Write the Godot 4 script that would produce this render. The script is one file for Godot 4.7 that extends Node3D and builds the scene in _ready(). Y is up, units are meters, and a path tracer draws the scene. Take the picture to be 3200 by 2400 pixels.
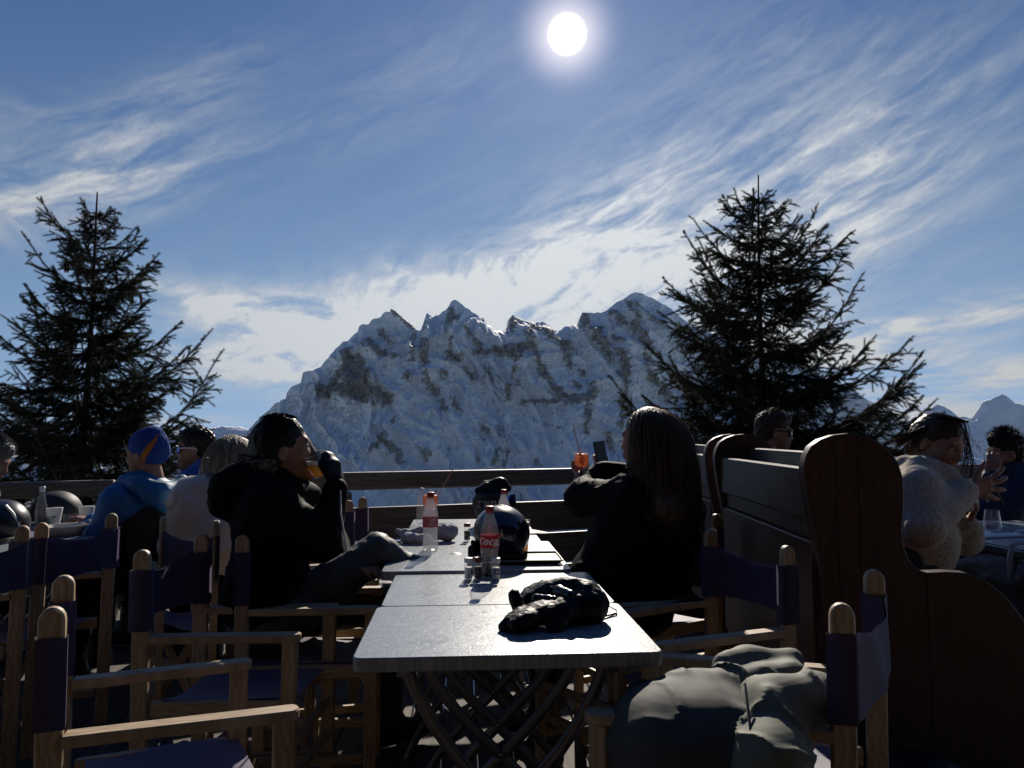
extends Node3D

var mats := {}
var taken := {}

# ------------------------------------------------------------------ mesh builder
class MB:
	var v := PackedVector3Array()
	var n := PackedVector3Array()
	var uv := PackedVector2Array()
	var c := PackedColorArray()
	var idx := PackedInt32Array()
	var col := Color.WHITE
	var lo := 0.0

	func vert(p: Vector3, nn: Vector3, t := Vector2.ZERO) -> int:
		v.append(p); n.append(nn); uv.append(t); c.append(col)
		return v.size() - 1

	func tri(a: int, b: int, d: int) -> void:
		idx.append(a); idx.append(b); idx.append(d)

	# turns the triangles from t0 on so that they face along their vertex normals
	func face_out(t0: int) -> void:
		for t in range(t0, idx.size(), 3):
			var a := idx[t]; var b := idx[t + 1]; var d := idx[t + 2]
			var fn := (v[b] - v[a]).cross(v[d] - v[a])
			if fn.dot(n[a] + n[b] + n[d]) > 0.0:
				idx[t + 1] = d; idx[t + 2] = b

	# rows of points; smooth normals; closed joins the first and last column
	func grid(rows: Array, closed := false, caps := false) -> void:
		var w: int = rows[0].size()
		var cw := w + (1 if closed else 0)
		var h := rows.size()
		var v0 := v.size()
		var t0 := idx.size()
		var vl := lo
		for j in h:
			var row: PackedVector3Array = rows[j]
			if j > 0:
				vl += (row[0].distance_to(rows[j - 1][0]) + row[w / 2].distance_to(rows[j - 1][w / 2])) * 0.5
			var ul := 0.0
			for i in cw:
				var p: Vector3 = row[i % w]
				if i > 0: ul += p.distance_to(row[(i - 1) % w])
				vert(p, Vector3.ZERO, Vector2(ul, vl))
		for j in h - 1:
			for i in cw - 1:
				var a := v0 + j * cw + i
				tri(a, a + 1, a + cw); tri(a + 1, a + cw + 1, a + cw)
		smooth(v0, t0)
		if closed:
			for j in h:
				var a := v0 + j * cw
				var s := (n[a] + n[a + cw - 1]).normalized()
				n[a] = s; n[a + cw - 1] = s
		# outward test: volume sign of the strip about its centre
		var mid := Vector3.ZERO
		for i in range(v0, v.size()): mid += v[i]
		mid /= float(v.size() - v0)
		var vol := 0.0
		for i in range(v0, v.size()): vol += n[i].dot(v[i] - mid)
		if closed and vol < 0.0:
			for i in range(v0, v.size()): n[i] = -n[i]
		face_out(t0)
		if caps:
			for e in 2:
				var row: PackedVector3Array = rows[0 if e == 0 else h - 1]
				var other: PackedVector3Array = rows[1 if e == 0 else h - 2]
				var m := Vector3.ZERO
				var m2 := Vector3.ZERO
				for p in row: m += p
				for p in other: m2 += p
				m /= w; m2 /= w
				var nn := (m - m2).normalized()
				var c0 := vert(m, nn, Vector2.ZERO)
				var tt := idx.size()
				for i in w: vert(row[i], nn, Vector2(row[i].x - m.x, row[i].y - m.y + row[i].z - m.z))
				for i in w: tri(c0, c0 + 1 + i, c0 + 1 + (i + 1) % w)
				face_out(tt)

	func smooth(v0: int, t0: int) -> void:
		for t in range(t0, idx.size(), 3):
			var a := idx[t]; var b := idx[t + 1]; var d := idx[t + 2]
			var fn := (v[d] - v[a]).cross(v[b] - v[a])
			n[a] += fn; n[b] += fn; n[d] += fn
		for i in range(v0, v.size()):
			n[i] = n[i].normalized() if n[i].length_squared() > 1e-20 else Vector3.UP

	func quad(a: Vector3, b: Vector3, d: Vector3, e: Vector3, nn: Vector3, ta := Vector2.ZERO, tb := Vector2.ZERO, td := Vector2.ZERO, te := Vector2.ZERO) -> void:
		var t0 := idx.size()
		var i := vert(a, nn, ta)
		vert(b, nn, tb); vert(d, nn, td); vert(e, nn, te)
		tri(i, i + 1, i + 2); tri(i, i + 2, i + 3)
		face_out(t0)

	# a bar of rectangular section with chamfered edges from a to b; w lies along side, h along the third axis
	func beam(a: Vector3, b: Vector3, side: Vector3, w: float, h: float, bev := 0.003) -> void:
		var f := (b - a).normalized()
		var s := (side - f * side.dot(f)).normalized()
		var u := f.cross(s)
		var rings := []
		for k in 4:
			var at: Vector3 = a if k == 0 else a + f * bev if k == 1 else b - f * bev if k == 2 else b
			var ins: float = bev * 0.7 if k == 0 or k == 3 else 0.0
			var x := w * 0.5 - ins; var y := h * 0.5 - ins
			var r := PackedVector3Array()
			for q in [[x, -y + bev], [x, y - bev], [x - bev, y], [-x + bev, y], [-x, y - bev], [-x, -y + bev], [-x + bev, -y], [x - bev, -y]]:
				r.append(at + s * q[0] + u * q[1])
			rings.append(r)
		var len := a.distance_to(b)
		var vs := [lo, lo + bev, lo + len - bev, lo + len]
		for k in 3:
			var acc := 0.0
			for i in 8:
				var i2 := (i + 1) % 8
				var p0: Vector3 = rings[k][i]; var p1: Vector3 = rings[k][i2]; var p2: Vector3 = rings[k + 1][i2]; var p3: Vector3 = rings[k + 1][i]
				var nn := (p1 - p0).cross(p3 - p0).normalized()
				var ctr := (p0 + p1 + p2 + p3) * 0.25
				var ax := a + f * clampf((ctr - a).dot(f), bev, len - bev)
				if nn.dot(ctr - ax) < 0.0: nn = -nn
				var ed := p0.distance_to(p1)
				quad(p0, p1, p2, p3, nn, Vector2(acc, vs[k]), Vector2(acc + ed, vs[k]), Vector2(acc + ed, vs[k + 1]), Vector2(acc, vs[k + 1]))
				acc += ed
		for e in 2:
			var r: PackedVector3Array = rings[0 if e == 0 else 3]
			var nn := -f if e == 0 else f
			var t0 := idx.size()
			var i0 := v.size()
			for p in r: vert(p, nn, Vector2((p - a).dot(s), (p - a).dot(u) * 0.1 + lo))
			for i in range(1, 7): tri(i0, i0 + i, i0 + i + 1)
			face_out(t0)

	# an outline in the plane of ax, ay, given a thickness along their normal, with chamfered rims
	func plate(outline: PackedVector2Array, o: Vector3, ax: Vector3, ay: Vector3, thick: float, bev := 0.004) -> void:
		var az := ax.cross(ay).normalized()
		var m := outline.size()
		var sgn := 1.0
		var area := 0.0
		for i in m: area += outline[i].cross(outline[(i + 1) % m])
		if area < 0.0: sgn = -1.0
		var en := PackedVector2Array()
		for i in m:
			var d := (outline[(i + 1) % m] - outline[i]).normalized()
			en.append(Vector2(d.y, -d.x) * sgn)
		var ins := PackedVector2Array()
		for i in m:
			var q := (en[i] + en[(i + m - 1) % m])
			q = q.normalized() if q.length() > 1e-6 else en[i]
			ins.append(outline[i] - q * bev)
		var to3 := func(p: Vector2, z: float) -> Vector3: return o + ax * p.x + ay * p.y + az * z
		var h := thick * 0.5
		var layers := [[ins, -h], [outline, -h + bev], [outline, h - bev], [ins, h]]
		for k in 3:
			for i in m:
				var j := (i + 1) % m
				var na: Vector2 = en[i]; var nb: Vector2 = en[i]
				var pr := en[(i + m - 1) % m]; var nx := en[j]
				if pr.dot(na) > 0.7: na = (pr + na).normalized()
				if nx.dot(nb) > 0.7: nb = (nx + nb).normalized()
				var zt := -0.7 if k == 0 else 0.7 if k == 2 else 0.0
				var n3a := (ax * na.x + ay * na.y + az * zt).normalized()
				var n3b := (ax * nb.x + ay * nb.y + az * zt).normalized()
				var l0: PackedVector2Array = layers[k][0]; var l1: PackedVector2Array = layers[k + 1][0]
				var t0 := idx.size()
				var i0 := vert(to3.call(l0[i], layers[k][1]), n3a, l0[i] + Vector2(lo, lo))
				vert(to3.call(l0[j], layers[k][1]), n3b, l0[j] + Vector2(lo, lo)); vert(to3.call(l1[j], layers[k + 1][1]), n3b, l1[j] + Vector2(lo, lo)); vert(to3.call(l1[i], layers[k + 1][1]), n3a, l1[i] + Vector2(lo, lo))
				tri(i0, i0 + 1, i0 + 2); tri(i0, i0 + 2, i0 + 3)
				face_out(t0)
		var tris := Geometry2D.triangulate_polygon(ins)
		for e in 2:
			var nn := az * (-1.0 if e == 0 else 1.0)
			var t0 := idx.size()
			var i0 := v.size()
			for p in ins: vert(to3.call(p, layers[0 if e == 0 else 3][1]), nn, p + Vector2(lo, lo))
			for q in range(0, tris.size(), 3): tri(i0 + tris[q], i0 + tris[q + 1], i0 + tris[q + 2])
			face_out(t0)

	# a tube along a path; r a number or one per point
	func tube(path: PackedVector3Array, r, sides := 8, flat := 1.0, caps := true) -> void:
		var rows := []
		var s := Vector3.ZERO
		for i in path.size():
			var f := (path[mini(i + 1, path.size() - 1)] - path[maxi(i - 1, 0)]).normalized()
			if i == 0:
				s = f.cross(Vector3.UP if absf(f.y) < 0.9 else Vector3.RIGHT).normalized()
			else:
				s = (s - f * s.dot(f)).normalized()
			var u := f.cross(s)
			var rr: float = r[i] if r is Array or r is PackedFloat32Array else r
			var row := PackedVector3Array()
			for k in sides:
				var a := TAU * k / sides
				row.append(path[i] + s * cos(a) * rr + u * sin(a) * rr * flat)
			rows.append(row)
		grid(rows, true, caps)

	# turned on an axis: profile of (radius, height)
	func lathe(profile: Array, sides: int, x: Transform3D, squash := Vector2.ONE) -> void:
		var rows := []
		for p in profile:
			var row := PackedVector3Array()
			for k in sides:
				var a := TAU * k / sides
				row.append(x * Vector3(cos(a) * maxf(p[0], 0.0002) * squash.x, p[1], sin(a) * maxf(p[0], 0.0002) * squash.y))
			rows.append(row)
		grid(rows, true, false)

	func ball(at: Vector3, r: Vector3, b := Basis(), nu := 16, nv := 10) -> void:
		var pr := []
		for j in nv + 1:
			var t := PI * j / nv
			pr.append([sin(t), -cos(t)])
		lathe(pr, nu, Transform3D(b * Basis.from_scale(r), at))

	func add(arr: Array, at := Transform3D()) -> void:
		var b := v.size()
		for i in arr[0].size():
			v.append(at * arr[0][i]); n.append((at.basis * arr[1][i]).normalized()); uv.append(Vector2(arr[0][i].x + arr[0][i].z * 0.7, arr[0][i].y))
			c.append(arr[3][i] if arr.size() > 3 else col)
		for i in arr[2]: idx.append(b + i)

	func mesh() -> ArrayMesh:
		var a := []
		a.resize(Mesh.ARRAY_MAX)
		a[Mesh.ARRAY_VERTEX] = v; a[Mesh.ARRAY_NORMAL] = n; a[Mesh.ARRAY_TEX_UV] = uv; a[Mesh.ARRAY_COLOR] = c; a[Mesh.ARRAY_INDEX] = idx
		var m := ArrayMesh.new()
		m.add_surface_from_arrays(Mesh.PRIMITIVE_TRIANGLES, a)
		return m

# ------------------------------------------------------------------ naming
func numbered(called: String) -> String:
	var k: int = taken.get(called, 0)
	taken[called] = k + 1
	return called if k == 0 else "%s_%03d" % [called, k]

func part(called: String, mb, m: Material, parent: Node) -> MeshInstance3D:
	var o := MeshInstance3D.new()
	if mb is MB and (mb.v.is_empty() or mb.idx.is_empty()): print('EMPTY ', called, mb.v.size())
	o.mesh = mb.mesh() if mb is MB else mb
	o.material_override = m
	var name_ := called
	var k := 0
	while parent.has_node(NodePath(name_)):
		k += 1
		name_ = "%s_%03d" % [called, k]
	o.name = name_
	parent.add_child(o, true)
	return o

func tag(o: Node, label: String, category: String, group := "") -> Node:
	o.set_meta("label", label); o.set_meta("category", category)
	if group: o.set_meta("group", group)
	return o

func thing(called: String, label: String, category: String, at := Vector3.ZERO, group := "") -> Node3D:
	var o := Node3D.new()
	o.name = numbered(called); o.position = at
	add_child(o, true)
	tag(o, label, category, group)
	return o

func single(called: String, mb, m: Material, label: String, category: String, group := "", at := Vector3.ZERO) -> MeshInstance3D:
	var o := MeshInstance3D.new()
	o.mesh = mb.mesh() if mb is MB else mb
	o.material_override = m
	o.name = numbered(called); o.position = at
	add_child(o, true)
	tag(o, label, category, group)
	return o

func struct(called: String, mb, m: Material, kind := "structure") -> MeshInstance3D:
	var o := MeshInstance3D.new()
	o.mesh = mb.mesh() if mb is MB else mb
	o.material_override = m
	o.name = numbered(called)
	add_child(o, true)
	o.set_meta("kind", kind)
	return o

# ------------------------------------------------------------------ smooth joined fields, meshed as surface nets
# prims: ["c", a, b, ra, rb] tapered capsule, ["e", centre, radii, basis] ellipsoid; a fifth/last true makes it a cut
func field(prims: Array, cell: float, k: float, bump := 0.0, bfreq := 10.0, bstretch := Vector3.ONE, paint = null) -> Array:
	var lo := Vector3(1e9, 1e9, 1e9); var hi := -lo
	for p in prims:
		if p[0] == "c":
			for q in [[p[1], p[3]], [p[2], p[4]]]:
				lo = lo.min(q[0] - Vector3.ONE * q[1]); hi = hi.max(q[0] + Vector3.ONE * q[1])
		elif p[0] == "e":
			var r: float = maxf(p[2].x, maxf(p[2].y, p[2].z))
			lo = lo.min(p[1] - Vector3.ONE * r); hi = hi.max(p[1] + Vector3.ONE * r)
	lo -= Vector3.ONE * (k * 2.0 + cell * 2.0); hi += Vector3.ONE * (k * 2.0 + cell * 2.0)
	var nx := int((hi.x - lo.x) / cell) + 2; var ny := int((hi.y - lo.y) / cell) + 2; var nz := int((hi.z - lo.z) / cell) + 2
	var sy := nx; var sz := nx * ny
	var f := PackedFloat32Array(); f.resize(nx * ny * nz)
	var g := PackedFloat32Array()
	var rlo := PackedInt32Array(); rlo.resize(ny * nz); rlo.fill(nx)
	var rhi := PackedInt32Array(); rhi.resize(ny * nz); rhi.fill(-1)
	var ik := 1.0 / k
	var reach := 3.5 * k
	for p in prims:
		var cut: bool = p[p.size() - 1] is bool
		if cut and g.is_empty(): g.resize(nx * ny * nz)
		if p[0] == "c":
			var a: Vector3 = p[1]; var b: Vector3 = p[2]; var ra: float = p[3]; var rb: float = p[4]
			var m := maxf(ra, rb) + reach
			var q0 := ((a.min(b) - Vector3.ONE * m - lo) / cell).max(Vector3.ZERO); var q1 := ((a.max(b) + Vector3.ONE * m - lo) / cell)
			var x1 := mini(int(q1.x) + 1, nx); var y1 := mini(int(q1.y) + 1, ny); var z1 := mini(int(q1.z) + 1, nz)
			var ab := b - a
			var il := 1.0 / maxf(ab.length_squared(), 1e-9)
			var dr := rb - ra
			for z in range(int(q0.z), z1):
				for y in range(int(q0.y), y1):
					var at := z * sz + y * sy
					var rw := z * ny + y
					if int(q0.x) < rlo[rw]: rlo[rw] = int(q0.x)
					if x1 > rhi[rw]: rhi[rw] = x1
					var pa := Vector3(lo.x, lo.y + y * cell, lo.z + z * cell) - a
					for x in range(int(q0.x), x1):
						var pp := pa; pp.x += x * cell
						var h := clampf(pp.dot(ab) * il, 0.0, 1.0)
						var d := (pp - ab * h).length() - ra - dr * h
						if d < reach:
							if cut: g[at + x] += exp(-maxf(d, -0.06) * ik)
							else: f[at + x] += exp(-maxf(d, -14.0 * k) * ik)
		else:
			var ce: Vector3 = p[1]; var r: Vector3 = p[2]
			var bi: Basis = (p[3] as Basis).inverse() if p.size() > 3 and p[3] is Basis else Basis()
			var m := maxf(r.x, maxf(r.y, r.z)) + reach
			var q0 := ((ce - Vector3.ONE * m - lo) / cell).max(Vector3.ZERO); var q1 := ((ce + Vector3.ONE * m - lo) / cell)
			var x1 := mini(int(q1.x) + 1, nx); var y1 := mini(int(q1.y) + 1, ny); var z1 := mini(int(q1.z) + 1, nz)
			var ir := Vector3.ONE / r; var ir2 := ir * ir
			for z in range(int(q0.z), z1):
				for y in range(int(q0.y), y1):
					var at := z * sz + y * sy
					var rw := z * ny + y
					if int(q0.x) < rlo[rw]: rlo[rw] = int(q0.x)
					if x1 > rhi[rw]: rhi[rw] = x1
					var pa := Vector3(lo.x, lo.y + y * cell, lo.z + z * cell) - ce
					for x in range(int(q0.x), x1):
						var pp := pa; pp.x += x * cell
						pp = bi * pp
						var k0 := (pp * ir).length()
						if k0 > 0.25:
							var d := k0 * (k0 - 1.0) / (pp * ir2).length()
							if d < reach:
								if cut: g[at + x] += exp(-maxf(d, -0.06) * ik)
								else: f[at + x] += exp(-maxf(d, -14.0 * k) * ik)
						elif cut: g[at + x] += exp(0.02 * ik)
						else: f[at + x] += 20.0
	var inside := PackedByteArray(); inside.resize(f.size())
	var cuts := not g.is_empty()
	for rw in ny * nz:
		for i in range(rw * nx + rlo[rw], rw * nx + mini(rhi[rw], nx)):
			var s := f[i]
			var d := 4.0 * k if s < 0.02 else -k * log(s)
			if cuts and g[i] > 0.02:
				d = maxf(d, k * log(g[i]))
			f[i] = d
			if d < 0.0: inside[i] = 1
	for rw in ny * nz:
		for i in (range(rw * nx, rw * nx + nx) if rhi[rw] < 0 else []): f[i] = 4.0 * k
		if rhi[rw] >= 0:
			for i in range(rw * nx, rw * nx + rlo[rw]): f[i] = 4.0 * k
			for i in range(rw * nx + mini(rhi[rw], nx), rw * nx + nx): f[i] = 4.0 * k
	var vs := PackedVector3Array(); var ix := PackedInt32Array()
	var cellv := PackedInt32Array(); cellv.resize(f.size()); cellv.fill(-1)
	for z in nz - 1:
		for y in ny - 1:
			var at := z * sz + y * sy
			var rw := z * ny + y
			var xa := mini(mini(rlo[rw], rlo[rw + 1]), mini(rlo[rw + ny], rlo[rw + ny + 1])) - 1
			var xb := maxi(maxi(rhi[rw], rhi[rw + 1]), maxi(rhi[rw + ny], rhi[rw + ny + 1])) + 1
			for x in range(maxi(xa, 0), mini(xb, nx - 1)):
				var i := at + x
				var s := inside[i] + inside[i + 1] + inside[i + sy] + inside[i + sy + 1] + inside[i + sz] + inside[i + sz + 1] + inside[i + sz + sy] + inside[i + sz + sy + 1]
				if s == 0 or s == 8: continue
				var sum := Vector3.ZERO; var m := 0
				for e in EDGES:
					var ia: int = i + (e[0] & 1) + ((e[0] >> 1) & 1) * sy + ((e[0] >> 2) & 1) * sz
					var ib: int = i + (e[1] & 1) + ((e[1] >> 1) & 1) * sy + ((e[1] >> 2) & 1) * sz
					if inside[ia] != inside[ib]:
						var t := f[ia] / (f[ia] - f[ib])
						sum += CORNER[e[0]].lerp(CORNER[e[1]], t); m += 1
				cellv[i] = vs.size()
				vs.append(lo + (Vector3(x, y, z) + sum / m) * cell)
	for z in range(1, nz - 1):
		for y in range(1, ny - 1):
			var at := z * sz + y * sy
			var rw := z * ny + y
			var xa := mini(rlo[rw], mini(rlo[rw + 1], rlo[rw + ny])) - 1
			var xb := maxi(rhi[rw], maxi(rhi[rw + 1], rhi[rw + ny])) + 1
			for x in range(maxi(xa, 1), mini(xb, nx - 1)):
				var i := at + x
				var s := inside[i]
				if s != inside[i + 1]: _quad(ix, cellv[i - sy - sz], cellv[i - sz], cellv[i], cellv[i - sy], s == 1)
				if s != inside[i + sy]: _quad(ix, cellv[i - 1 - sz], cellv[i - 1], cellv[i], cellv[i - sz], s == 1)
				if s != inside[i + sz]: _quad(ix, cellv[i - 1 - sy], cellv[i - sy], cellv[i], cellv[i - 1], s == 1)
	var nn := normals_of(vs, ix)
	if bump != 0.0:
		var no := FastNoiseLite.new(); no.seed = 7; no.frequency = bfreq; no.fractal_octaves = 3
		for i in vs.size():
			var q := vs[i] * bstretch
			vs[i] += nn[i] * bump * (no.get_noise_3dv(q) - absf(no.get_noise_3d(q.x * 2.1 + 7.0, q.y * 2.1, q.z * 2.1)) * 0.6)
		nn = normals_of(vs, ix)
	var cs := PackedColorArray(); cs.resize(vs.size()); cs.fill(Color.WHITE)
	if paint != null:
		for i in vs.size(): cs[i] = paint.call(vs[i], nn[i])
	return [vs, nn, ix, cs]

const EDGES := [[0, 1], [2, 3], [4, 5], [6, 7], [0, 2], [1, 3], [4, 6], [5, 7], [0, 4], [1, 5], [2, 6], [3, 7]]
const CORNER := [Vector3(0, 0, 0), Vector3(1, 0, 0), Vector3(0, 1, 0), Vector3(1, 1, 0), Vector3(0, 0, 1), Vector3(1, 0, 1), Vector3(0, 1, 1), Vector3(1, 1, 1)]

func _quad(ix: PackedInt32Array, a: int, b: int, d: int, e: int, flip: bool) -> void:
	if a < 0 or b < 0 or d < 0 or e < 0: return
	if flip: ix.append_array([a, d, b, a, e, d])
	else: ix.append_array([a, b, d, a, d, e])

func normals_of(vs: PackedVector3Array, ix: PackedInt32Array) -> PackedVector3Array:
	var nn := PackedVector3Array(); nn.resize(vs.size())
	for t in range(0, ix.size(), 3):
		var a := ix[t]; var b := ix[t + 1]; var d := ix[t + 2]
		var fn := (vs[d] - vs[a]).cross(vs[b] - vs[a])
		nn[a] += fn; nn[b] += fn; nn[d] += fn
	for i in nn.size(): nn[i] = nn[i].normalized()
	return nn

func mb_of(arr: Array) -> MB:
	var m := MB.new(); m.add(arr)
	return m

# ------------------------------------------------------------------ materials
func lin(r: float, g: float, b: float) -> Color:
	return Color(r, g, b).linear_to_srgb()

func mat(called: String, color: Color, rough := 0.7, metal := 0.0) -> StandardMaterial3D:
	var m := StandardMaterial3D.new()
	m.resource_name = called; m.albedo_color = color; m.roughness = rough; m.metallic = metal
	mats[called] = m
	return m

func noise(seed_: int, freq: float, oct := 4, kind := FastNoiseLite.TYPE_SIMPLEX_SMOOTH) -> FastNoiseLite:
	var f := FastNoiseLite.new()
	f.seed = seed_; f.frequency = freq; f.fractal_octaves = oct; f.noise_type = kind
	return f

# a picture of w x h from a function of (x, y) in 0..1 that gives a colour
func picture(w: int, h: int, fn: Callable) -> ImageTexture:
	var im := Image.create(w, h, false, Image.FORMAT_RGB8)
	for y in h:
		for x in w: im.set_pixel(x, y, fn.call(float(x), float(y)))
	return ImageTexture.create_from_image(im)

func grain(seed_: int, light: Color, dark: Color) -> ImageTexture:
	var a := noise(seed_, 0.02, 4); var b := noise(seed_ + 1, 0.02, 3)
	return picture(128, 512, func(x: float, y: float) -> Color:
		var warp := b.get_noise_2d(x * 0.6, y * 0.35) * 14.0
		var ring := absf(fposmod((x + warp) * 0.085, 1.0) - 0.5) * 2.0
		var fibre := a.get_noise_2d(x * 12.0, y * 0.45)
		var t := clampf(0.5 + 0.35 * fibre + 0.35 * (ring - 0.5) + 0.3 * a.get_noise_2d(x * 1.5, y * 0.3 + 900.0), 0.0, 1.0)
		return dark.lerp(light, t))

func make_materials() -> void:
	var m: StandardMaterial3D
	m = mat("oak", Color.WHITE, 0.55); m.albedo_texture = grain(3, lin(0.56, 0.43, 0.28), lin(0.24, 0.155, 0.085)); m.uv1_scale = Vector3(5, 1.6, 1)
	m.heightmap_enabled = true; m.heightmap_texture = m.albedo_texture; m.heightmap_scale = 0.08
	m = mat("larch", Color.WHITE, 0.48); m.albedo_texture = grain(11, lin(0.075, 0.030, 0.017), lin(0.026, 0.011, 0.008)); m.uv1_scale = Vector3(3, 0.8, 1)
	m.heightmap_enabled = true; m.heightmap_texture = m.albedo_texture; m.heightmap_scale = 0.06
	m = mat("bench_board", Color.WHITE, 0.48); m.albedo_texture = grain(19, lin(0.085, 0.062, 0.045), lin(0.035, 0.025, 0.018)); m.uv1_scale = Vector3(3, 0.8, 1)
	m = mat("old_beam", Color.WHITE, 0.5); m.albedo_texture = grain(23, lin(0.24, 0.20, 0.16), lin(0.075, 0.058, 0.045)); m.uv1_scale = Vector3(2.5, 0.5, 1)
	m.heightmap_enabled = true; m.heightmap_texture = m.albedo_texture; m.heightmap_scale = 0.25
	m = mat("deck", Color.WHITE, 0.8); m.albedo_texture = grain(29, lin(0.14, 0.12, 0.10), lin(0.05, 0.042, 0.035)); m.uv1_scale = Vector3(2.5, 0.5, 1)
	# canvas
	var weave := picture(64, 64, func(x: float, y: float) -> Color:
		var a := 0.5 + 0.5 * sin(x * TAU / 8.0 + (PI if int(y / 4.0) % 2 == 1 else 0.0))
		var b := 0.5 + 0.5 * cos(y * TAU / 8.0)
		var t := 0.35 + 0.65 * (a * 0.6 + b * 0.4)
		return Color(t, t, t))
	m = mat("canvas", lin(0.040, 0.026, 0.080), 0.62); m.rim_enabled = true; m.rim = 0.35; m.rim_tint = 0.3
	m.heightmap_enabled = true; m.heightmap_texture = weave; m.heightmap_scale = 0.08; m.uv1_scale = Vector3(40, 40, 1)
	m.backlight_enabled = true; m.backlight = Color(0.10, 0.05, 0.16)
	m = mat("seat_canvas", lin(0.060, 0.042, 0.12), 0.55); m.rim_enabled = true; m.rim = 0.9; m.rim_tint = 0.1
	m.heightmap_enabled = true; m.heightmap_texture = weave; m.heightmap_scale = 0.08; m.uv1_scale = Vector3(40, 40, 1)
	mat("steel", lin(0.35, 0.35, 0.36), 0.32, 0.9)
	mat("tube_grey", lin(0.16, 0.16, 0.17), 0.35, 0.6)
	# tabletop laminate: a pale net of veins over grey
	var tn := noise(41, 0.011, 4); var tw := noise(42, 0.016, 3)
	var swirl := func(x: float, y: float) -> float:
		var wx := x + tw.get_noise_2d(x, y) * 34.0; var wy := y + tw.get_noise_2d(x + 300.0, y - 200.0) * 34.0
		var q := 1.0 - minf(absf(tn.get_noise_2d(wx, wy * 2.6)) * 7.0, 1.0)
		var r := 1.0 - minf(absf(tn.get_noise_2d(wx * 1.7 + 500.0, wy * 4.0)) * 6.0, 1.0)
		return clampf(0.30 + 0.5 * q * q + 0.3 * r * r + 0.35 * tw.get_noise_2d(x * 5.0, y * 9.0), 0.0, 1.0)
	m = mat("laminate", Color.WHITE, 0.29); m.metallic_specular = 0.5
	m.albedo_texture = picture(384, 384, func(x: float, y: float) -> Color: return lin(0.19, 0.215, 0.24).lerp(lin(0.40, 0.43, 0.46), swirl.call(x, y)))
	m.roughness_texture = picture(256, 256, func(x: float, y: float) -> Color:
		var t: float = 1.0 - 0.25 * swirl.call(x, y)
		return Color(t, t, t))
	m.roughness_texture_channel = BaseMaterial3D.TEXTURE_CHANNEL_RED
	m.uv1_scale = Vector3(2.3, 2.3, 1)
	m.heightmap_enabled = true; m.heightmap_texture = picture(384, 384, func(x: float, y: float) -> Color:
		var t: float = 0.5 * swirl.call(x, y) + 0.5 * (0.5 + 0.5 * tw.get_noise_2d(x * 14.0, y * 20.0))
		return Color(t, t, t))
	m.heightmap_scale = 0.05
	m = mat("snow", lin(0.82, 0.84, 0.87), 0.75); m.vertex_color_use_as_albedo = true; m.albedo_color = Color.WHITE
	mat("ground_snow", lin(0.80, 0.82, 0.86), 0.8)
	m = mat("bark", lin(0.05, 0.038, 0.028), 0.9)
	m = mat("needles", lin(0.012, 0.016, 0.007), 0.6); m.metallic_specular = 0.25; m.backlight_enabled = true; m.backlight = Color(0.035, 0.045, 0.012)
	m = mat("cone", lin(0.09, 0.045, 0.022), 0.7)
	mat("awning_cloth", lin(0.05, 0.035, 0.03), 0.9)
	mat("chalet_wall", lin(0.06, 0.035, 0.022), 0.8)

const SUN_TO := Vector3(0.129, 0.497, -0.858)

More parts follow.
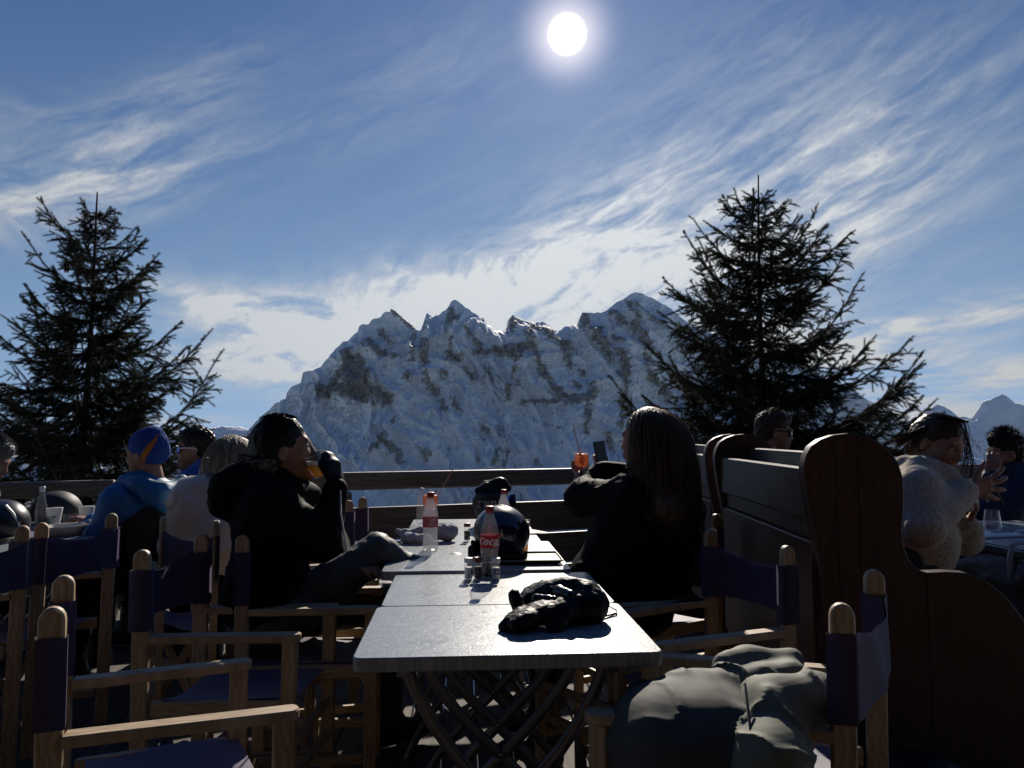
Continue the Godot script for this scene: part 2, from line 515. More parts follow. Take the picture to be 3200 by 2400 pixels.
func sky_panorama() -> ImageTexture:
	var W := 4096; var H := 2048
	var n1 := noise(5, 1.0, 6); var n2 := noise(8, 1.0, 4); var n3 := noise(13, 1.0, 3); var n4 := noise(21, 1.0, 5)
	var sun := SUN_TO.normalized()
	# pale puffs and banks of cirrus: azimuth, elevation, half-widths, turn (degrees), strength
	var banks := [[-26.0, 17.0, 9.0, 2.6, 22.0, 0.60], [-35.0, 14.0, 9.0, 2.2, 14.0, 0.55], [-23.0, 22.5, 8.0, 2.0, 35.0, 0.40], [-33.0, 20.0, 6.0, 1.4, 10.0, 0.4], [-8.0, 8.6, 13.0, 3.6, 9.0, 1.05], [-18.0, 9.5, 7.0, 1.6, -14.0, 0.55], [-12.5, 4.8, 5.0, 1.8, 4.0, 0.8], [-20.0, 5.6, 6.0, 0.8, -4.0, 0.5], [6.0, 11.5, 13.0, 3.2, 9.0, 0.80], [12.0, 17.0, 10.0, 3.0, 24.0, 0.45], [24.0, 13.0, 13.0, 4.0, 16.0, 0.62], [30.0, 20.0, 12.0, 4.0, 22.0, 0.42],
		[33.0, 7.6, 12.0, 1.3, 6.0, 0.95], [35.0, 3.6, 14.0, 1.6, 2.0, 0.9], [30.0, 1.2, 16.0, 1.0, 0.0, 0.85], [26.0, 5.4, 9.0, 1.0, 3.0, 0.7], [-23.0, 1.0, 8.0, 0.7, 0.0, 0.7], [16.0, 5.0, 10.0, 3.0, 4.0, 0.85], [-4.5, 12.6, 2.2, 0.35, -12.0, 0.45], [0.5, 12.4, 5.0, 0.35, 4.0, 0.4], [14.0, 15.2, 9.0, 0.35, -2.0, 0.5], [-6.0, 26.0, 12.0, 4.0, 25.0, 0.16], [26.0, 27.0, 12.0, 5.0, 15.0, 0.22]]
	# the banks are broad: work them out once per degree
	var gc := PackedFloat32Array(); var gt := PackedFloat32Array()
	var gw := 101; var gh := 96
	for j in gh:
		for i in gw:
			var ad := i - 50.0; var ed := j - 4.0
			var cover := 0.0; var turn := 0.0; var wsum := 0.001
			for b in banks:
				var dx: float = ad - b[0]; var dy: float = ed - b[1]
				var th: float = deg_to_rad(b[4])
				var qx: float = (dx * cos(th) + dy * sin(th)) / b[2]; var qy: float = (-dx * sin(th) + dy * cos(th)) / b[3]
				var g := exp(-(qx * qx + qy * qy))
				cover += b[5] * g; turn += b[4] * g; wsum += g
			gc.append(cover); gt.append(turn / wsum)
	var at := func(az: float, el: float) -> Color:
		var ce := cos(el); var d := Vector3(sin(az) * ce, sin(el), -cos(az) * ce)
		var cs := clampf(d.dot(sun), -1.0, 1.0)
		var ang := rad_to_deg(acos(cs))
		var e := maxf(d.y, 0.0)
		# clear air: deep overhead, pale low down, brighter towards the sun
		var hz := pow(1.0 - e, 3.0)
		var sky := Vector3(0.012, 0.062, 0.215).lerp(Vector3(0.31, 0.50, 0.76), hz)
		var fwd := 0.5 + 0.5 * cs
		sky *= 0.36 + 0.74 * fwd * fwd
		sky += Vector3(0.075, 0.095, 0.12) * exp(-ang / 20.0)
		# cirrus
		var ad := rad_to_deg(az); var ed := rad_to_deg(el)
		var gx := clampf(ad + 50.0, 0.0, gw - 1.01); var gy := clampf(ed + 4.0, 0.0, gh - 1.01)
		var ci := int(gy) * gw + int(gx); var fx := gx - int(gx); var fy := gy - int(gy)
		var cover := lerpf(lerpf(gc[ci], gc[ci + 1], fx), lerpf(gc[ci + gw], gc[ci + gw + 1], fx), fy)
		var turn := lerpf(lerpf(gt[ci], gt[ci + 1], fx), lerpf(gt[ci + gw], gt[ci + gw + 1], fx), fy)
		var far := clampf((absf(ad - 2.0) - 40.0) / 20.0, 0.0, 1.0)
		if far > 0.0:
			var q := n3.get_noise_3d(d.x * 1.8, d.y * 4.0, d.z * 1.8) * 0.9 + 0.06
			cover = lerpf(cover, clampf(q, 0.0, 0.7) * clampf(1.0 - d.y, 0.0, 1.0), far)
		# two sets of streaks, nearly level and rising to one side, mixed by how the bank is turned
		var low := clampf(1.0 - ed / 14.0, 0.0, 1.0)
		var st := lerpf(1.0, 1.9, low)
		var mixw := clampf(turn / 24.0, 0.0, 1.0)
		var streak := 0.0
		for q in 2:
			var wgt := mixw if q == 1 else 1.0 - mixw
			if wgt < 0.02: continue
			var c2 := 0.9063 if q == 1 else 0.9986; var s2n := 0.4226 if q == 1 else 0.0523
			var sx := ad * c2 + ed * s2n; var sy := -ad * s2n + ed * c2
			var wx := n2.get_noise_2d(sx * 0.07, sy * 0.16 * st + q * 90.0) * 3.0; var wy := n2.get_noise_2d(sx * 0.08 + 50.0, sy * 0.20 * st + 9.0 + q * 90.0) * 0.8
			var s1 := n1.get_noise_2d((sx + wx) * 0.070, (sy + wy) * 0.42 * st + q * 70.0)
			var s2 := n4.get_noise_2d((sx + wx * 0.5) * 0.30 + 40.0, (sy + wy) * 1.7 * st + q * 70.0)
			var s3 := n3.get_noise_2d((sx + s2 * 1.5) * 1.1 + 10.0, (sy + s1 * 2.0) * 4.2 * st)
			streak += wgt * (0.56 + 0.72 * s1 + 0.34 * s2 + 0.17 * s3)
		var thin := exp(-pow((ad - 20.0) / 20.0, 2.0) - pow((ed - 15.0) / 9.0, 2.0)) * 0.30 + exp(-pow((ad - 2.0) / 24.0, 2.0) - pow((ed - 8.0) / 5.0, 2.0)) * 0.22
		var den := clampf(cover * 1.55 * clampf(streak - 0.20 + 0.12 * cover, 0.0, 1.2) + thin * (0.35 + 1.2 * clampf(streak - 0.1, 0.0, 1.0)), 0.0, 1.0)
		den = den * (0.55 + 0.45 * den)
		var lit := 0.18 + 0.44 * fwd * fwd + 0.28 * exp(-ang / 26.0)
		var white := Vector3(0.955, 0.985, 1.0) * lit * (0.90 + 0.16 * den)
		white = white.lerp(Vector3(1.0, 0.93, 0.80) * lit * 1.05, low * 0.55 * clampf((ad - 5.0) / 25.0, 0.0, 1.0))
		sky = sky.lerp(white, clampf(den, 0.0, 0.90))
		# the sun's veil and the sun itself
		var halo := 1.0 - smoothstep(0.9, 5.0, ang)
		sky += Vector3(0.52, 0.45, 0.39) * halo * halo + Vector3(0.42, 0.34, 0.22) * exp(-ang * ang / 1.5) + Vector3(0.10, 0.085, 0.09) * exp(-ang / 7.0)
		sky += Vector3(1.0, 0.98, 0.9) * 7.0 * (1.0 - smoothstep(0.75, 1.45, ang))
		return Color(sky.x, sky.y, sky.z)
	# coarse all round, fine where the detail shows
	var cw := 512; var ch := 256
	var im := Image.create(cw, ch, false, Image.FORMAT_RGBF)
	for y in ch:
		var el := PI * (0.5 - (y + 0.5) / ch)
		if el < -0.05:
			for x in cw: im.set_pixel(x, y, Color(0.42, 0.47, 0.55))
			continue
		for x in cw: im.set_pixel(x, y, at.call(wrapf(TAU * (x + 0.5) / cw, -PI, PI), el))
	im.resize(W, H, Image.INTERPOLATE_CUBIC)
	for y in range(int(H * (0.5 - 40.0 / 180.0)), int(H * (0.5 + 2.0 / 180.0))):
		var el := PI * (0.5 - (y + 0.5) / H)
		for x in range(int(W * -36.0 / 360.0), int(W * 44.0 / 360.0)):
			im.set_pixel(posmod(x, W), y, at.call(TAU * (x + 0.5) / W, el))
	im.convert(Image.FORMAT_RGBAF)
	return ImageTexture.create_from_image(im)

func make_sky() -> void:
	var cam := Camera3D.new()
	cam.name = "camera"
	cam.fov = 56.01; cam.near = 0.05; cam.far = 40000.0
	cam.position = Vector3(0, 1.23, 0)
	cam.rotation = Vector3(deg_to_rad(4.0405), deg_to_rad(-4.0305), 0)
	add_child(cam)
	var env := Environment.new()
	env.background_mode = Environment.BG_SKY
	var sky := Sky.new()
	var sm := PanoramaSkyMaterial.new()
	sm.panorama = sky_panorama()
	sky.sky_material = sm
	env.sky = sky
	env.tonemap_mode = Environment.TONE_MAPPER_LINEAR
	env.tonemap_exposure = 1.0
	env.fog_enabled = true; env.fog_density = 0.000016; env.fog_light_color = Color(0.78, 0.87, 1.0)
	env.sdfgi_enabled = true; env.ssao_enabled = true; env.ssil_enabled = true
	var we := WorldEnvironment.new()
	we.name = "sky"
	we.environment = env
	add_child(we)
	var sun := DirectionalLight3D.new()
	sun.name = "sun"
	sun.light_energy = 1.6; sun.light_color = Color(1.0, 0.96, 0.90); sun.light_angular_distance = 0.5
	sun.shadow_enabled = true
	sun.look_at_from_position(SUN_TO * 10.0, Vector3.ZERO)
	add_child(sun)

func _ready() -> void:
	make_sky()
	make_materials()
	make_land()
	make_terrace()
	make_tables()
	make_chairs()
	make_benches()
	make_trees()
	make_objects()
	make_people()

# ------------------------------------------------------------------ land
const CREST := [-908, -182, -809, -90, -739, -8, -713, 23, -679, 62, -649, 86, -630, 109, -604, 121, -594, 122, -593, 145, -578, 165, -546, 177, -539, 216, -505, 222, -482, 232, -463, 256, -448, 273, -428, 297, -405, 321, -386, 327, -370, 345, -355, 357, -353, 374, -339, 382, -320, 384, -304, 402, -284, 407, -261, 429, -249, 425, -243, 439, -225, 427, -197, 401, -173, 384, -153, 364, -140, 364, -132, 388, -121, 423, -97, 411, -81, 417, -65, 429, -49, 442, -37, 468, -25, 473, 3, 455, 31, 435, 55, 419, 80, 405, 88, 386, 113, 366, 137, 362, 154, 367, 161, 399, 178, 418, 198, 408, 226, 398, 259, 394, 284, 397, 308, 385, 333, 364, 349, 369, 362, 381, 406, 390, 423, 431, 448, 431, 489, 432, 518, 447, 539, 464, 577, 487, 602, 504, 619, 508, 640, 504, 681, 484, 706, 472, 740, 452, 773, 423, 806, 397, 848, 380, 889, 363, 931, 349, 1083, 298, 1399, 164, 1502, 101, 1604, 18, 1895, -100, 2175, -187, 2517, -309]
const CLIFFS := [[13, -384, 278, -371, 243, -354, 209, -330, 180], [15, -381, 219, -398, 195, -415, 167], [18, -356, 185, -321, 168, -291, 147, -260, 119], [16, -256, 119, -230, 111], [17, -451, 145, -431, 132], [15, -400, 151, -348, 140, -310, 116], [11, -343, 257, -323, 216, -296, 190], [9, -468, 145, -463, 165], [7, -237, 431, -205, 403, -161, 367], [10, -309, 316, -286, 289, -256, 263], [5, -280, 358, -243, 308], [6, -229, 263, -207, 256], [10, -174, 188, -166, 181], [11, -125, 308, -125, 265, -116, 227], [6, -113, 199, -100, 159, -77, 131], [5, -61, 108, -49, 74], [5, -28, 118, -10, 77], [13, -38, 269, -30, 248, -12, 249], [10, -33, 430, -40, 395], [9, -21, 403, -36, 377], [5, -39, 320, -35, 294], [6, 11, 357, 46, 308, 70, 284], [10, 38, 269, 73, 271, 107, 279], [5, 7, 217, 41, 179], [5, 80, 217, 95, 178], [5, -159, 341, -161, 302, -160, 243], [5, -199, 53, -207, 35], [7, -232, 0, -239, -21, -261, -37], [7, -221, -17, -190, -45, -172, -68], [5, -114, -41, -100, -64], [5, -60, 202, -48, 185], [16, 142, 271, 161, 281, 188, 285], [10, 167, 247, 191, 268, 217, 303], [7, 86, 277, 122, 279], [11, 166, 363, 179, 402, 201, 395], [10, 233, 374, 265, 365, 302, 358], [7, 224, 360, 224, 321], [8, 288, 344, 320, 324, 344, 307], [8, 233, 299, 238, 261, 252, 227], [10, 252, 227, 264, 190, 284, 162], [13, 295, 146, 316, 123, 346, 112], [11, 367, 112, 399, 127, 425, 141], [6, 188, 102, 218, 105, 260, 107, 298, 105], [7, 143, 151, 145, 115], [5, 165, 218, 160, 186], [5, 174, 172, 184, 152], [7, 335, 303, 348, 268, 359, 233], [5, 387, 212, 401, 200], [5, 360, 171, 372, 151], [5, 353, 320, 379, 271], [6, 404, 163, 422, 169], [15, 430, 418, 421, 382, 428, 364], [10, 448, 360, 460, 329, 479, 294], [8, 515, 328, 528, 318], [7, 473, 364, 453, 337], [8, 485, 277, 491, 243], [10, 520, 431, 541, 416, 555, 383], [7, 580, 464, 585, 431, 600, 412], [6, 605, 467, 616, 439], [10, 592, 381, 591, 350, 610, 336], [7, 593, 323, 603, 297], [8, 617, 310, 627, 284], [11, 611, 263, 616, 238, 636, 238], [6, 639, 426, 675, 383, 725, 344], [11, 522, 276, 529, 233, 530, 200], [8, 527, 180, 523, 140], [6, 513, 129, 504, 83, 484, 28], [9, 589, 222, 607, 197, 633, 165], [9, 644, 146, 674, 120], [6, 526, 121, 527, 90], [5, 390, 92, 381, 54, 381, 0], [5, 503, 201, 515, 189], [5, 718, 315, 779, 289], [5, 220, -72, 225, -85], [5, 110, -42, 90, -82], [5, 135, -46, 122, -86], [5, 68, 21, 79, 10], [5, 105, 21, 120, 18], [5, 441, 10, 449, -52]]

func crest_at(x: float) -> float:
	var i := 0
	while i < CREST.size() - 4 and CREST[i + 2] < x: i += 2
	var t := clampf((x - CREST[i]) / float(CREST[i + 2] - CREST[i]), 0.0, 1.0)
	return lerpf(CREST[i + 1], CREST[i + 3], t)

func make_land() -> void:
	# the sheet of ground: under the terrace, down the slope, over the valley to the horizon
	var zs := [60.0, 20.0, 8.0, 4.0, 1.0, -2.0, -4.0, -5.5, -7.0, -9.0, -12.0, -16.0, -22.0, -32.0, -50.0, -80.0, -130.0, -220.0, -360.0, -560.0, -800.0, -1100.0, -1500.0, -2200.0, -3500.0, -6000.0, -9000.0, -13000.0]
	var gn := noise(61, 0.02, 4)
	var g := MB.new()
	var rows := []
	for z in zs:
		var row := PackedVector3Array()
		for i in 41:
			var u := (i - 20) / 20.0
			var x: float = u * (30.0 + absf(z) * 1.1) * (0.4 + 0.6 * absf(u))
			var d := maxf(-z - 4.5, 0.0)
			var y := -0.45 - 0.42 * minf(d, 30.0) - 0.62 * clampf(d - 30.0, 0.0, 1180.0)
			y = maxf(y, -760.0 - 0.002 * d) + gn.get_noise_2d(x, z) * minf(0.1 + 0.03 * d, 12.0)
			if z > 3.0: y = -0.45
			row.append(Vector3(x, y, z))
		rows.append(row)
	g.grid(rows)
	# forest fills the valley and the lower slopes; the snow stays open near the terrace
	for i in g.v.size():
		var q := g.v[i]
		var f := clampf((-q.z - 60.0) / 120.0 + gn.get_noise_2d(q.x * 0.3, q.z * 0.3) * 0.6, 0.0, 1.0)
		g.c[i] = Color(0.80, 0.82, 0.86).lerp(Color(0.05, 0.058, 0.05), f * 0.9)
	struct("ground", g, mats.snow)
	# where rock breaks through the snow of the mountain, 2 m to a cell
	var mw := 1100; var mh := 420; var mx := -950.0; var my := -300.0
	var mask := PackedFloat32Array(); mask.resize(mw * mh)
	for s in CLIFFS:
		var w: float = s[0]
		for k in range(1, s.size() - 3, 2):
			var a := Vector2(s[k], s[k + 1]); var b := Vector2(s[k + 2], s[k + 3])
			var r := w * 2.3
			for y in range(maxi(0, int((minf(a.y, b.y) - r - my) / 2.0)), mini(mh, int((maxf(a.y, b.y) + r - my) / 2.0) + 1)):
				for x in range(maxi(0, int((minf(a.x, b.x) - r - mx) / 2.0)), mini(mw, int((maxf(a.x, b.x) + r - mx) / 2.0) + 1)):
					var q := Vector2(mx + x * 2.0, my + y * 2.0)
					var h := clampf((q - a).dot(b - a) / (b - a).length_squared(), 0.0, 1.0)
					var d := 1.0 - q.distance_to(a.lerp(b, h)) / r
					if d > mask[y * mw + x]: mask[y * mw + x] = d
	var big := noise(71, 0.0022, 3, FastNoiseLite.TYPE_PERLIN); var rib := noise(72, 1.0, 3); var fine := noise(73, 0.035, 4); var rough := noise(74, 0.06, 5, FastNoiseLite.TYPE_PERLIN); var band := noise(75, 1.0, 3); var speck := noise(76, 0.06, 3)
	var xs := []
	var x := -908.0
	while x < 2500.0:
		xs.append(x)
		x += 2.4 if x < 1000.0 else 12.0 if x < 1500.0 else 40.0
	var ts := [0.0]
	while ts[-1] < 1350.0: ts.append(ts[-1] + (1.6 if ts[-1] < 20.0 else 2.3 if ts[-1] < 460.0 else 4.5 if ts[-1] < 700.0 else 40.0))
	var m := MB.new()
	var hs := PackedFloat32Array()
	for xx in xs: hs.append(crest_at(xx))
	# the broad shape of the crest, which the lower slopes follow
	var hb := PackedFloat32Array()
	for i in xs.size():
		var acc := 0.0; var wt := 0.0
		for q in range(-12, 13):
			var gs := exp(-q * q / 60.0)
			acc += crest_at(xs[i] + q * 14.0) * gs; wt += gs
		hb.append(acc / wt)
	var back := [[900.0, 900.0], [350.0, 300.0], [120.0, 80.0], [40.0, 22.0]]
	var w := xs.size()
	var snow_c := Color(0.79, 0.83, 0.89)
	for b in back:
		for i in w:
			var j: float = fine.get_noise_2d(xs[i], b[0]) * b[1] * 0.1
			m.col = snow_c
			m.vert(Vector3(xs[i], hs[i] - b[1] + j, -2500.0 - b[0]), Vector3.ZERO)
	for j in ts.size():
		var t: float = ts[j]
		var run := 0.55 * t + 0.45 * t * t / 900.0 if t < 900.0 else 0.9 * t + 0.1 * 900.0 + (t - 900.0) * 0.4 - 90.0
		var fade := clampf(t / 60.0, 0.0, 1.0)
		var low := clampf((t - 150.0) / 400.0, 0.0, 1.0)
		for i in w:
			var px: float = xs[i]
			var y := hb[i] - t + (hs[i] - hb[i]) * exp(-t / 55.0)
			var jag := fine.get_noise_2d(px, 3.0) * 5.0 * (1.0 - fade)
			var k := 0.0
			var ro := rough.get_noise_2d(px, y * 0.8)
			var f1 := fine.get_noise_2d(px, y)
			var f2 := fine.get_noise_2d(px * 2.3 + 70.0, y * 2.3)
			var cx := int((px + f1 * 17.0 + f2 * 8.0 - mx) * 0.5); var cy := int((y + ro * 20.0 + f2 * 7.0 - my) * 0.5)
			if cx >= 0 and cx < mw and cy >= 0 and cy < mh: k = mask[cy * mw + cx]
			var bg := big.get_noise_2d(px, y * 0.8)
			var gully := 1.0 - absf(rib.get_noise_2d(px * 0.0075 + bg * 1.6 + y * 0.002, y * 0.0042)) * 2.2
			var small := 1.0 - absf(rib.get_noise_2d(px * 0.024 + y * 0.010 + f1 * 0.5 + 31.0, y * 0.012 - px * 0.004)) * 2.0
			var tiny := rib.get_noise_2d(px * 0.06 - y * 0.03 + 11.0, y * 0.03)
			var d := bg * 150.0 + gully * gully * signf(gully) * 52.0 + small * small * 15.0 * lerpf(1.0, 0.6, low) + tiny * 4.0 + f1 * 3.5
			var st := band.get_noise_2d(px * 0.035 + y * 0.05, y * 0.05 - px * 0.03)
			var rock := clampf((k * 1.1 + 0.30 * ro + 0.30 * st + 0.22 * f2 - 0.40) * 7.0, 0.0, 1.0)
			var sp := clampf((speck.get_noise_2d(px, y * 0.6) - 0.40 - 0.12 * (1.0 - low)) * 9.0, 0.0, 1.0) * clampf((big.get_noise_2d(px * 2.0 + 900.0, y * 2.0) + 0.22) * 4.0, 0.0, 1.0) * fade
			var left := clampf((-560.0 - px) / 90.0, 0.0, 1.0)
			sp = maxf(sp, left * clampf((speck.get_noise_2d(px * 1.7, y * 1.7) - 0.22) * 8.0, 0.0, 1.0))
			if k > 0.0: d += k * (14.0 + 30.0 * ro + 16.0 * st + 10.0 * f2)
			var tone := clampf(0.85 + 0.7 * rough.get_noise_2d(px * 2.4 + 90.0, y * 1.5) + 0.5 * st, 0.25, 1.25)
			m.col = snow_c.lerp(Color(0.33 * tone, 0.295 * tone, 0.26 * tone), maxf(rock * 0.93, sp * 0.85))
			if sp > rock: m.col = snow_c.lerp(Color(0.06, 0.062, 0.06), sp * 0.8)
			m.vert(Vector3(px, y + jag, -2500.0 + run + d * fade + d * 0.12 * (1.0 - fade)), Vector3.ZERO)
	var h := ts.size() + back.size()
	for j in h - 1:
		for i in w - 1:
			var a := j * w + i
			m.tri(a, a + 1, a + w); m.tri(a + 1, a + w + 1, a + w)
	m.smooth(0, 0)
	m.face_out(0)
	struct("mountain", m, mats.snow)
	# far ranges to either side, and a nearer lit shoulder
	far_range("far_mountains", -11000.0, [-9500, 60, -7000, 110, -6300, 90, -5600, 130, -5050, 40, -4700, 160, -4350, 90, -4000, 40, -3500, 110, -3300, 130, -2800, 60, -1500, 100], 260.0, 91)
	far_range("far_mountains", -9500.0, [5000, 80, 5600, 130, 6050, 160, 6400, 330, 6560, 390, 6800, 260, 7000, 220, 7200, 420, 7480, 560, 7800, 430, 8200, 380, 9500, 500], 330.0, 97)
	far_range("snow_shoulder", -3300.0, [1500, -20, 1800, 25, 2120, -10, 2330, -90, 2600, -150, 3200, -210], 60.0, 99)
	far_range("valley_side", -4200.0, [-6000, 80, -4300, 30, -3400, -20, -2900, -70, -2300, -130, -1700, -230], 120.0, 103)

func far_range(called: String, z: float, pts: Array, rough_: float, seed_: int) -> void:
	var a := noise(seed_, 1.0 / (rough_ * 5.0), 5, FastNoiseLite.TYPE_PERLIN); var sp := noise(seed_ + 1, 1.0 / (rough_ * 0.25), 3)
	var m := MB.new()
	var w := 220; var h := 46
	var x0: float = pts[0]; var x1: float = pts[pts.size() - 2]
	for j in h:
		var v := float(j) / (h - 1)
		for i in w:
			var x := lerpf(x0, x1, float(i) / (w - 1))
			var k := 0
			while k < pts.size() - 4 and pts[k + 2] < x: k += 2
			var top := lerpf(pts[k + 1], pts[k + 3], clampf((x - pts[k]) / float(pts[k + 2] - pts[k]), 0.0, 1.0))
			var t: float = (v - 0.2) * 1.0
			var n1 := 1.0 - 2.0 * absf(a.get_noise_2d(x, z * 0.3 + t * rough_ * 9.0))
			var n2 := 1.0 - 2.0 * absf(a.get_noise_2d(x * 5.0 + 77.0, z + t * rough_ * 20.0))
			var y := top + (n1 - 0.7) * rough_ * 0.35 + (n2 - 0.6) * rough_ * 0.16 * (1.0 if t > 0.0 else 1.0 + t * 5.0)
			if t > 0.0: y -= t * (900.0 + top) * 1.05 - n1 * t * rough_
			else: y += t * 1500.0
			var f := clampf((sp.get_noise_2d(x, y * 2.0) - 0.12) * 5.0, 0.0, 1.0) * clampf((60.0 - y) / 200.0, 0.0, 1.0)
			m.col = Color(0.80, 0.82, 0.86).lerp(Color(0.045, 0.05, 0.045), f * 0.85)
			m.vert(Vector3(x + t * rough_ * 0.6, y, z + t * 1250.0), Vector3.ZERO)
	for j in h - 1:
		for i in w - 1:
			var q := j * w + i
			m.tri(q, q + 1, q + w); m.tri(q + 1, q + w + 1, q + w)
	m.smooth(0, 0); m.face_out(0)
	struct(called, m, mats.snow)

# ------------------------------------------------------------------ terrace, railing, chalet
func make_terrace() -> void:
	var deck := Node3D.new()
	deck.name = "terrace_floor"
	add_child(deck)
	deck.set_meta("kind", "structure")
	var rng := RandomNumberGenerator.new(); rng.seed = 4
	var edge := [[-6.0, -4.2], [-4.4, -4.45], [-2.98, -4.93], [-2.36, -5.166], [-1.3, -5.42], [-1.29, -4.33], [-0.737, -4.543], [0.958, -5.067], [3.957, -5.44], [7.0, -5.7]]
	var x := -5.6
	while x < 6.4:
		var z := -5.0
		for k in edge.size() - 1:
			if x >= edge[k][0] and x < edge[k + 1][0]: z = lerpf(edge[k][1], edge[k + 1][1], (x - edge[k][0]) / (edge[k + 1][0] - edge[k][0])) - 0.2
		var m := MB.new(); m.lo = rng.randf() * 9.0
		m.beam(Vector3(x, -0.014, 2.4), Vector3(x, -0.014, z), Vector3.RIGHT, 0.134, 0.028, 0.003)
		part("plank", m, mats.deck, deck)
		x += 0.14
	var joist := MB.new()
	for i in 9: joist.beam(Vector3(-5.7, -0.09, 2.2 - i * 0.7), Vector3(6.4, -0.09, 2.2 - i * 0.7), Vector3.FORWARD, 0.08, 0.12)
	part("joist", joist, mats.deck, deck)
	var rail := thing("terrace_railing", "weathered timber railing along the terrace edge before the snowy mountain", "railing", Vector3(0, 0, 0))
	for k in edge.size() - 1:
		if k == 4: continue
		var hy := 0.87 if k < 4 else 0.945
		var a := Vector3(edge[k][0], hy, edge[k][1]); var b := Vector3(edge[k + 1][0], hy, edge[k + 1][1])
		var d := (b - a).normalized()
		var m := MB.new(); m.lo = k * 3.3
		m.beam(a + d * 0.002, b - d * 0.002, d.cross(Vector3.UP), 0.10, 0.108, 0.012)
		part("top_rail", m, mats.old_beam, rail)
		for q in 3:
			var lo := MB.new(); lo.lo = k * 2.1 + q
			lo.beam(a + d * 0.002 + Vector3(0, -0.265 - q * 0.215, 0), b - d * 0.002 + Vector3(0, -0.265 - q * 0.215, 0), d.cross(Vector3.UP), 0.045, 0.20, 0.006)
			part("lower_board", lo, mats.old_beam, rail)
		for t in ([0.0, 0.5] if a.distance_to(b) > 2.0 else [0.0]):
			var at := a.lerp(b, t) + d.cross(Vector3.UP) * 0.075
			var p := MB.new(); p.beam(Vector3(at.x, -0.3, at.z), Vector3(at.x, hy - 0.06, at.z), d, 0.10, 0.10, 0.008)
			part("post", p, mats.old_beam, rail)
	# the restaurant behind, whose wall and eaves keep the sky off the guests' backs
	var house := thing("mountain_restaurant", "dark timber restaurant wall with deep eaves facing the terrace", "building", Vector3(0, 0, 2.6))
	var wl := MB.new()
	for i in 22: wl.beam(Vector3(-9, -0.3 + i * 0.2, 0.1), Vector3(9, -0.3 + i * 0.2, 0.1), Vector3.UP, 0.196, 0.14, 0.02)
	part("wall", wl, mats.chalet_wall, house)
	var aw := MB.new(); aw.beam(Vector3(-9.2, 3.35, -1.75), Vector3(9.2, 3.35, -1.75), Vector3(0, -0.16, -0.98), 3.4, 0.03, 0.004)
	part("awning", aw, mats.awning_cloth, house)
	for q in 7:
		var ar := MB.new(); ar.beam(Vector3(-8.7 + q * 2.9, 3.55, 0.0), Vector3(-8.7 + q * 2.9, 3.06, -3.35), Vector3.RIGHT, 0.05, 0.06, 0.006)
		part("awning_arm", ar, mats.tube_grey, house)
	var rf := MB.new(); rf.beam(Vector3(-9.5, 4.8, 0.2), Vector3(9.5, 4.8, 0.2), Vector3(0, 0.34, 0.94), 4.4, 0.22, 0.02)
	part("roof", rf, mats.chalet_wall, house)

# ------------------------------------------------------------------ tables
func slab(cx: float, z0: float, z1: float, wdt: float, y: float) -> MB:
	var o := PackedVector2Array()
	var r := 0.022
	var hw := wdt * 0.5; var hl := absf(z1 - z0) * 0.5
	for q in [[1, 1], [-1, 1], [-1, -1], [1, -1]]:
		for k in 5:
			var a: float = PI * 0.5 * ([0, 1, 2, 3][[[1, 1], [-1, 1], [-1, -1], [1, -1]].find(q)] + k / 4.0)
			o.append(Vector2(q[0] * (hw - r) + cos(a) * r, q[1] * (hl - r) + sin(a) * r))
	var m := MB.new(); m.lo = z0 * 1.7
	m.plate(o, Vector3(cx, y - 0.016, (z0 + z1) * 0.5), Vector3.RIGHT, Vector3.BACK, 0.032, 0.003)
	return m

func table_legs(t: Node3D, cx: float, z0: float, z1: float, y: float) -> void:
	# two folding trestles: bowed tubes that cross and splay to feet
	var zm := (z0 + z1) * 0.5
	for s in [-1.0, 1.0]:
		for e in [-1.0, 1.0]:
			var top := Vector3(cx + s * 0.24, y - 0.05, zm + e * 0.13); var foot := Vector3(cx - s * 0.26, 0.012, zm + e * 0.15)
			var path := PackedVector3Array()
			for k in 11:
				var u := k / 10.0
				var p := top.lerp(foot, u); p.x += s * 0.035 * sin(u * TAU) ; path.append(p)
			var m := MB.new(); m.tube(path, 0.0155, 10)
			part("leg", m, mats.tube_grey, t)
		var bar := MB.new(); bar.tube(PackedVector3Array([Vector3(cx - s * 0.26, 0.016, zm - 0.17), Vector3(cx - s * 0.26, 0.016, zm + 0.17)]), 0.014, 8)
		part("foot_bar", bar, mats.tube_grey, t)
		var rim := MB.new(); rim.beam(Vector3(cx + s * 0.24, y - 0.045, zm - 0.2), Vector3(cx + s * 0.24, y - 0.045, zm + 0.2), Vector3.RIGHT, 0.03, 0.024)
		part("rail", rim, mats.tube_grey, t)
	for e in [-1.0, 1.0]:
		var b := MB.new(); b.ball(Vector3(cx, y * 0.5, zm + e * 0.14), Vector3(0.009, 0.009, 0.024))
		part("bolt", b, mats.steel, t)

const LAID := [
	[0.112, -1.645, -2.128, 0.70, 0.740, "grey laminate table carrying only a pair of black ski gloves"],
	[0.114, -2.131, -2.605, 0.685, 0.740, "grey laminate table carrying salt, pepper and a red labelled cola bottle"],
	[0.060, -2.608, -3.300, 0.68, 0.750, "grey laminate table carrying a visor helmet, tray and grey cloth bundle"],
	[0.050, -3.305, -4.22, 0.64, 0.746, "grey laminate table by the railing carrying an orange spritz glass"],
]

func make_tables() -> void:
	for q in LAID:
		var t := thing("terrace_table", q[5], "table", Vector3.ZERO, "folding terrace tables pushed end to end")
		part("tabletop", slab(q[0], q[1], q[2], q[3], q[4]), mats.laminate, t)
		table_legs(t, q[0], q[1], q[2], q[4])

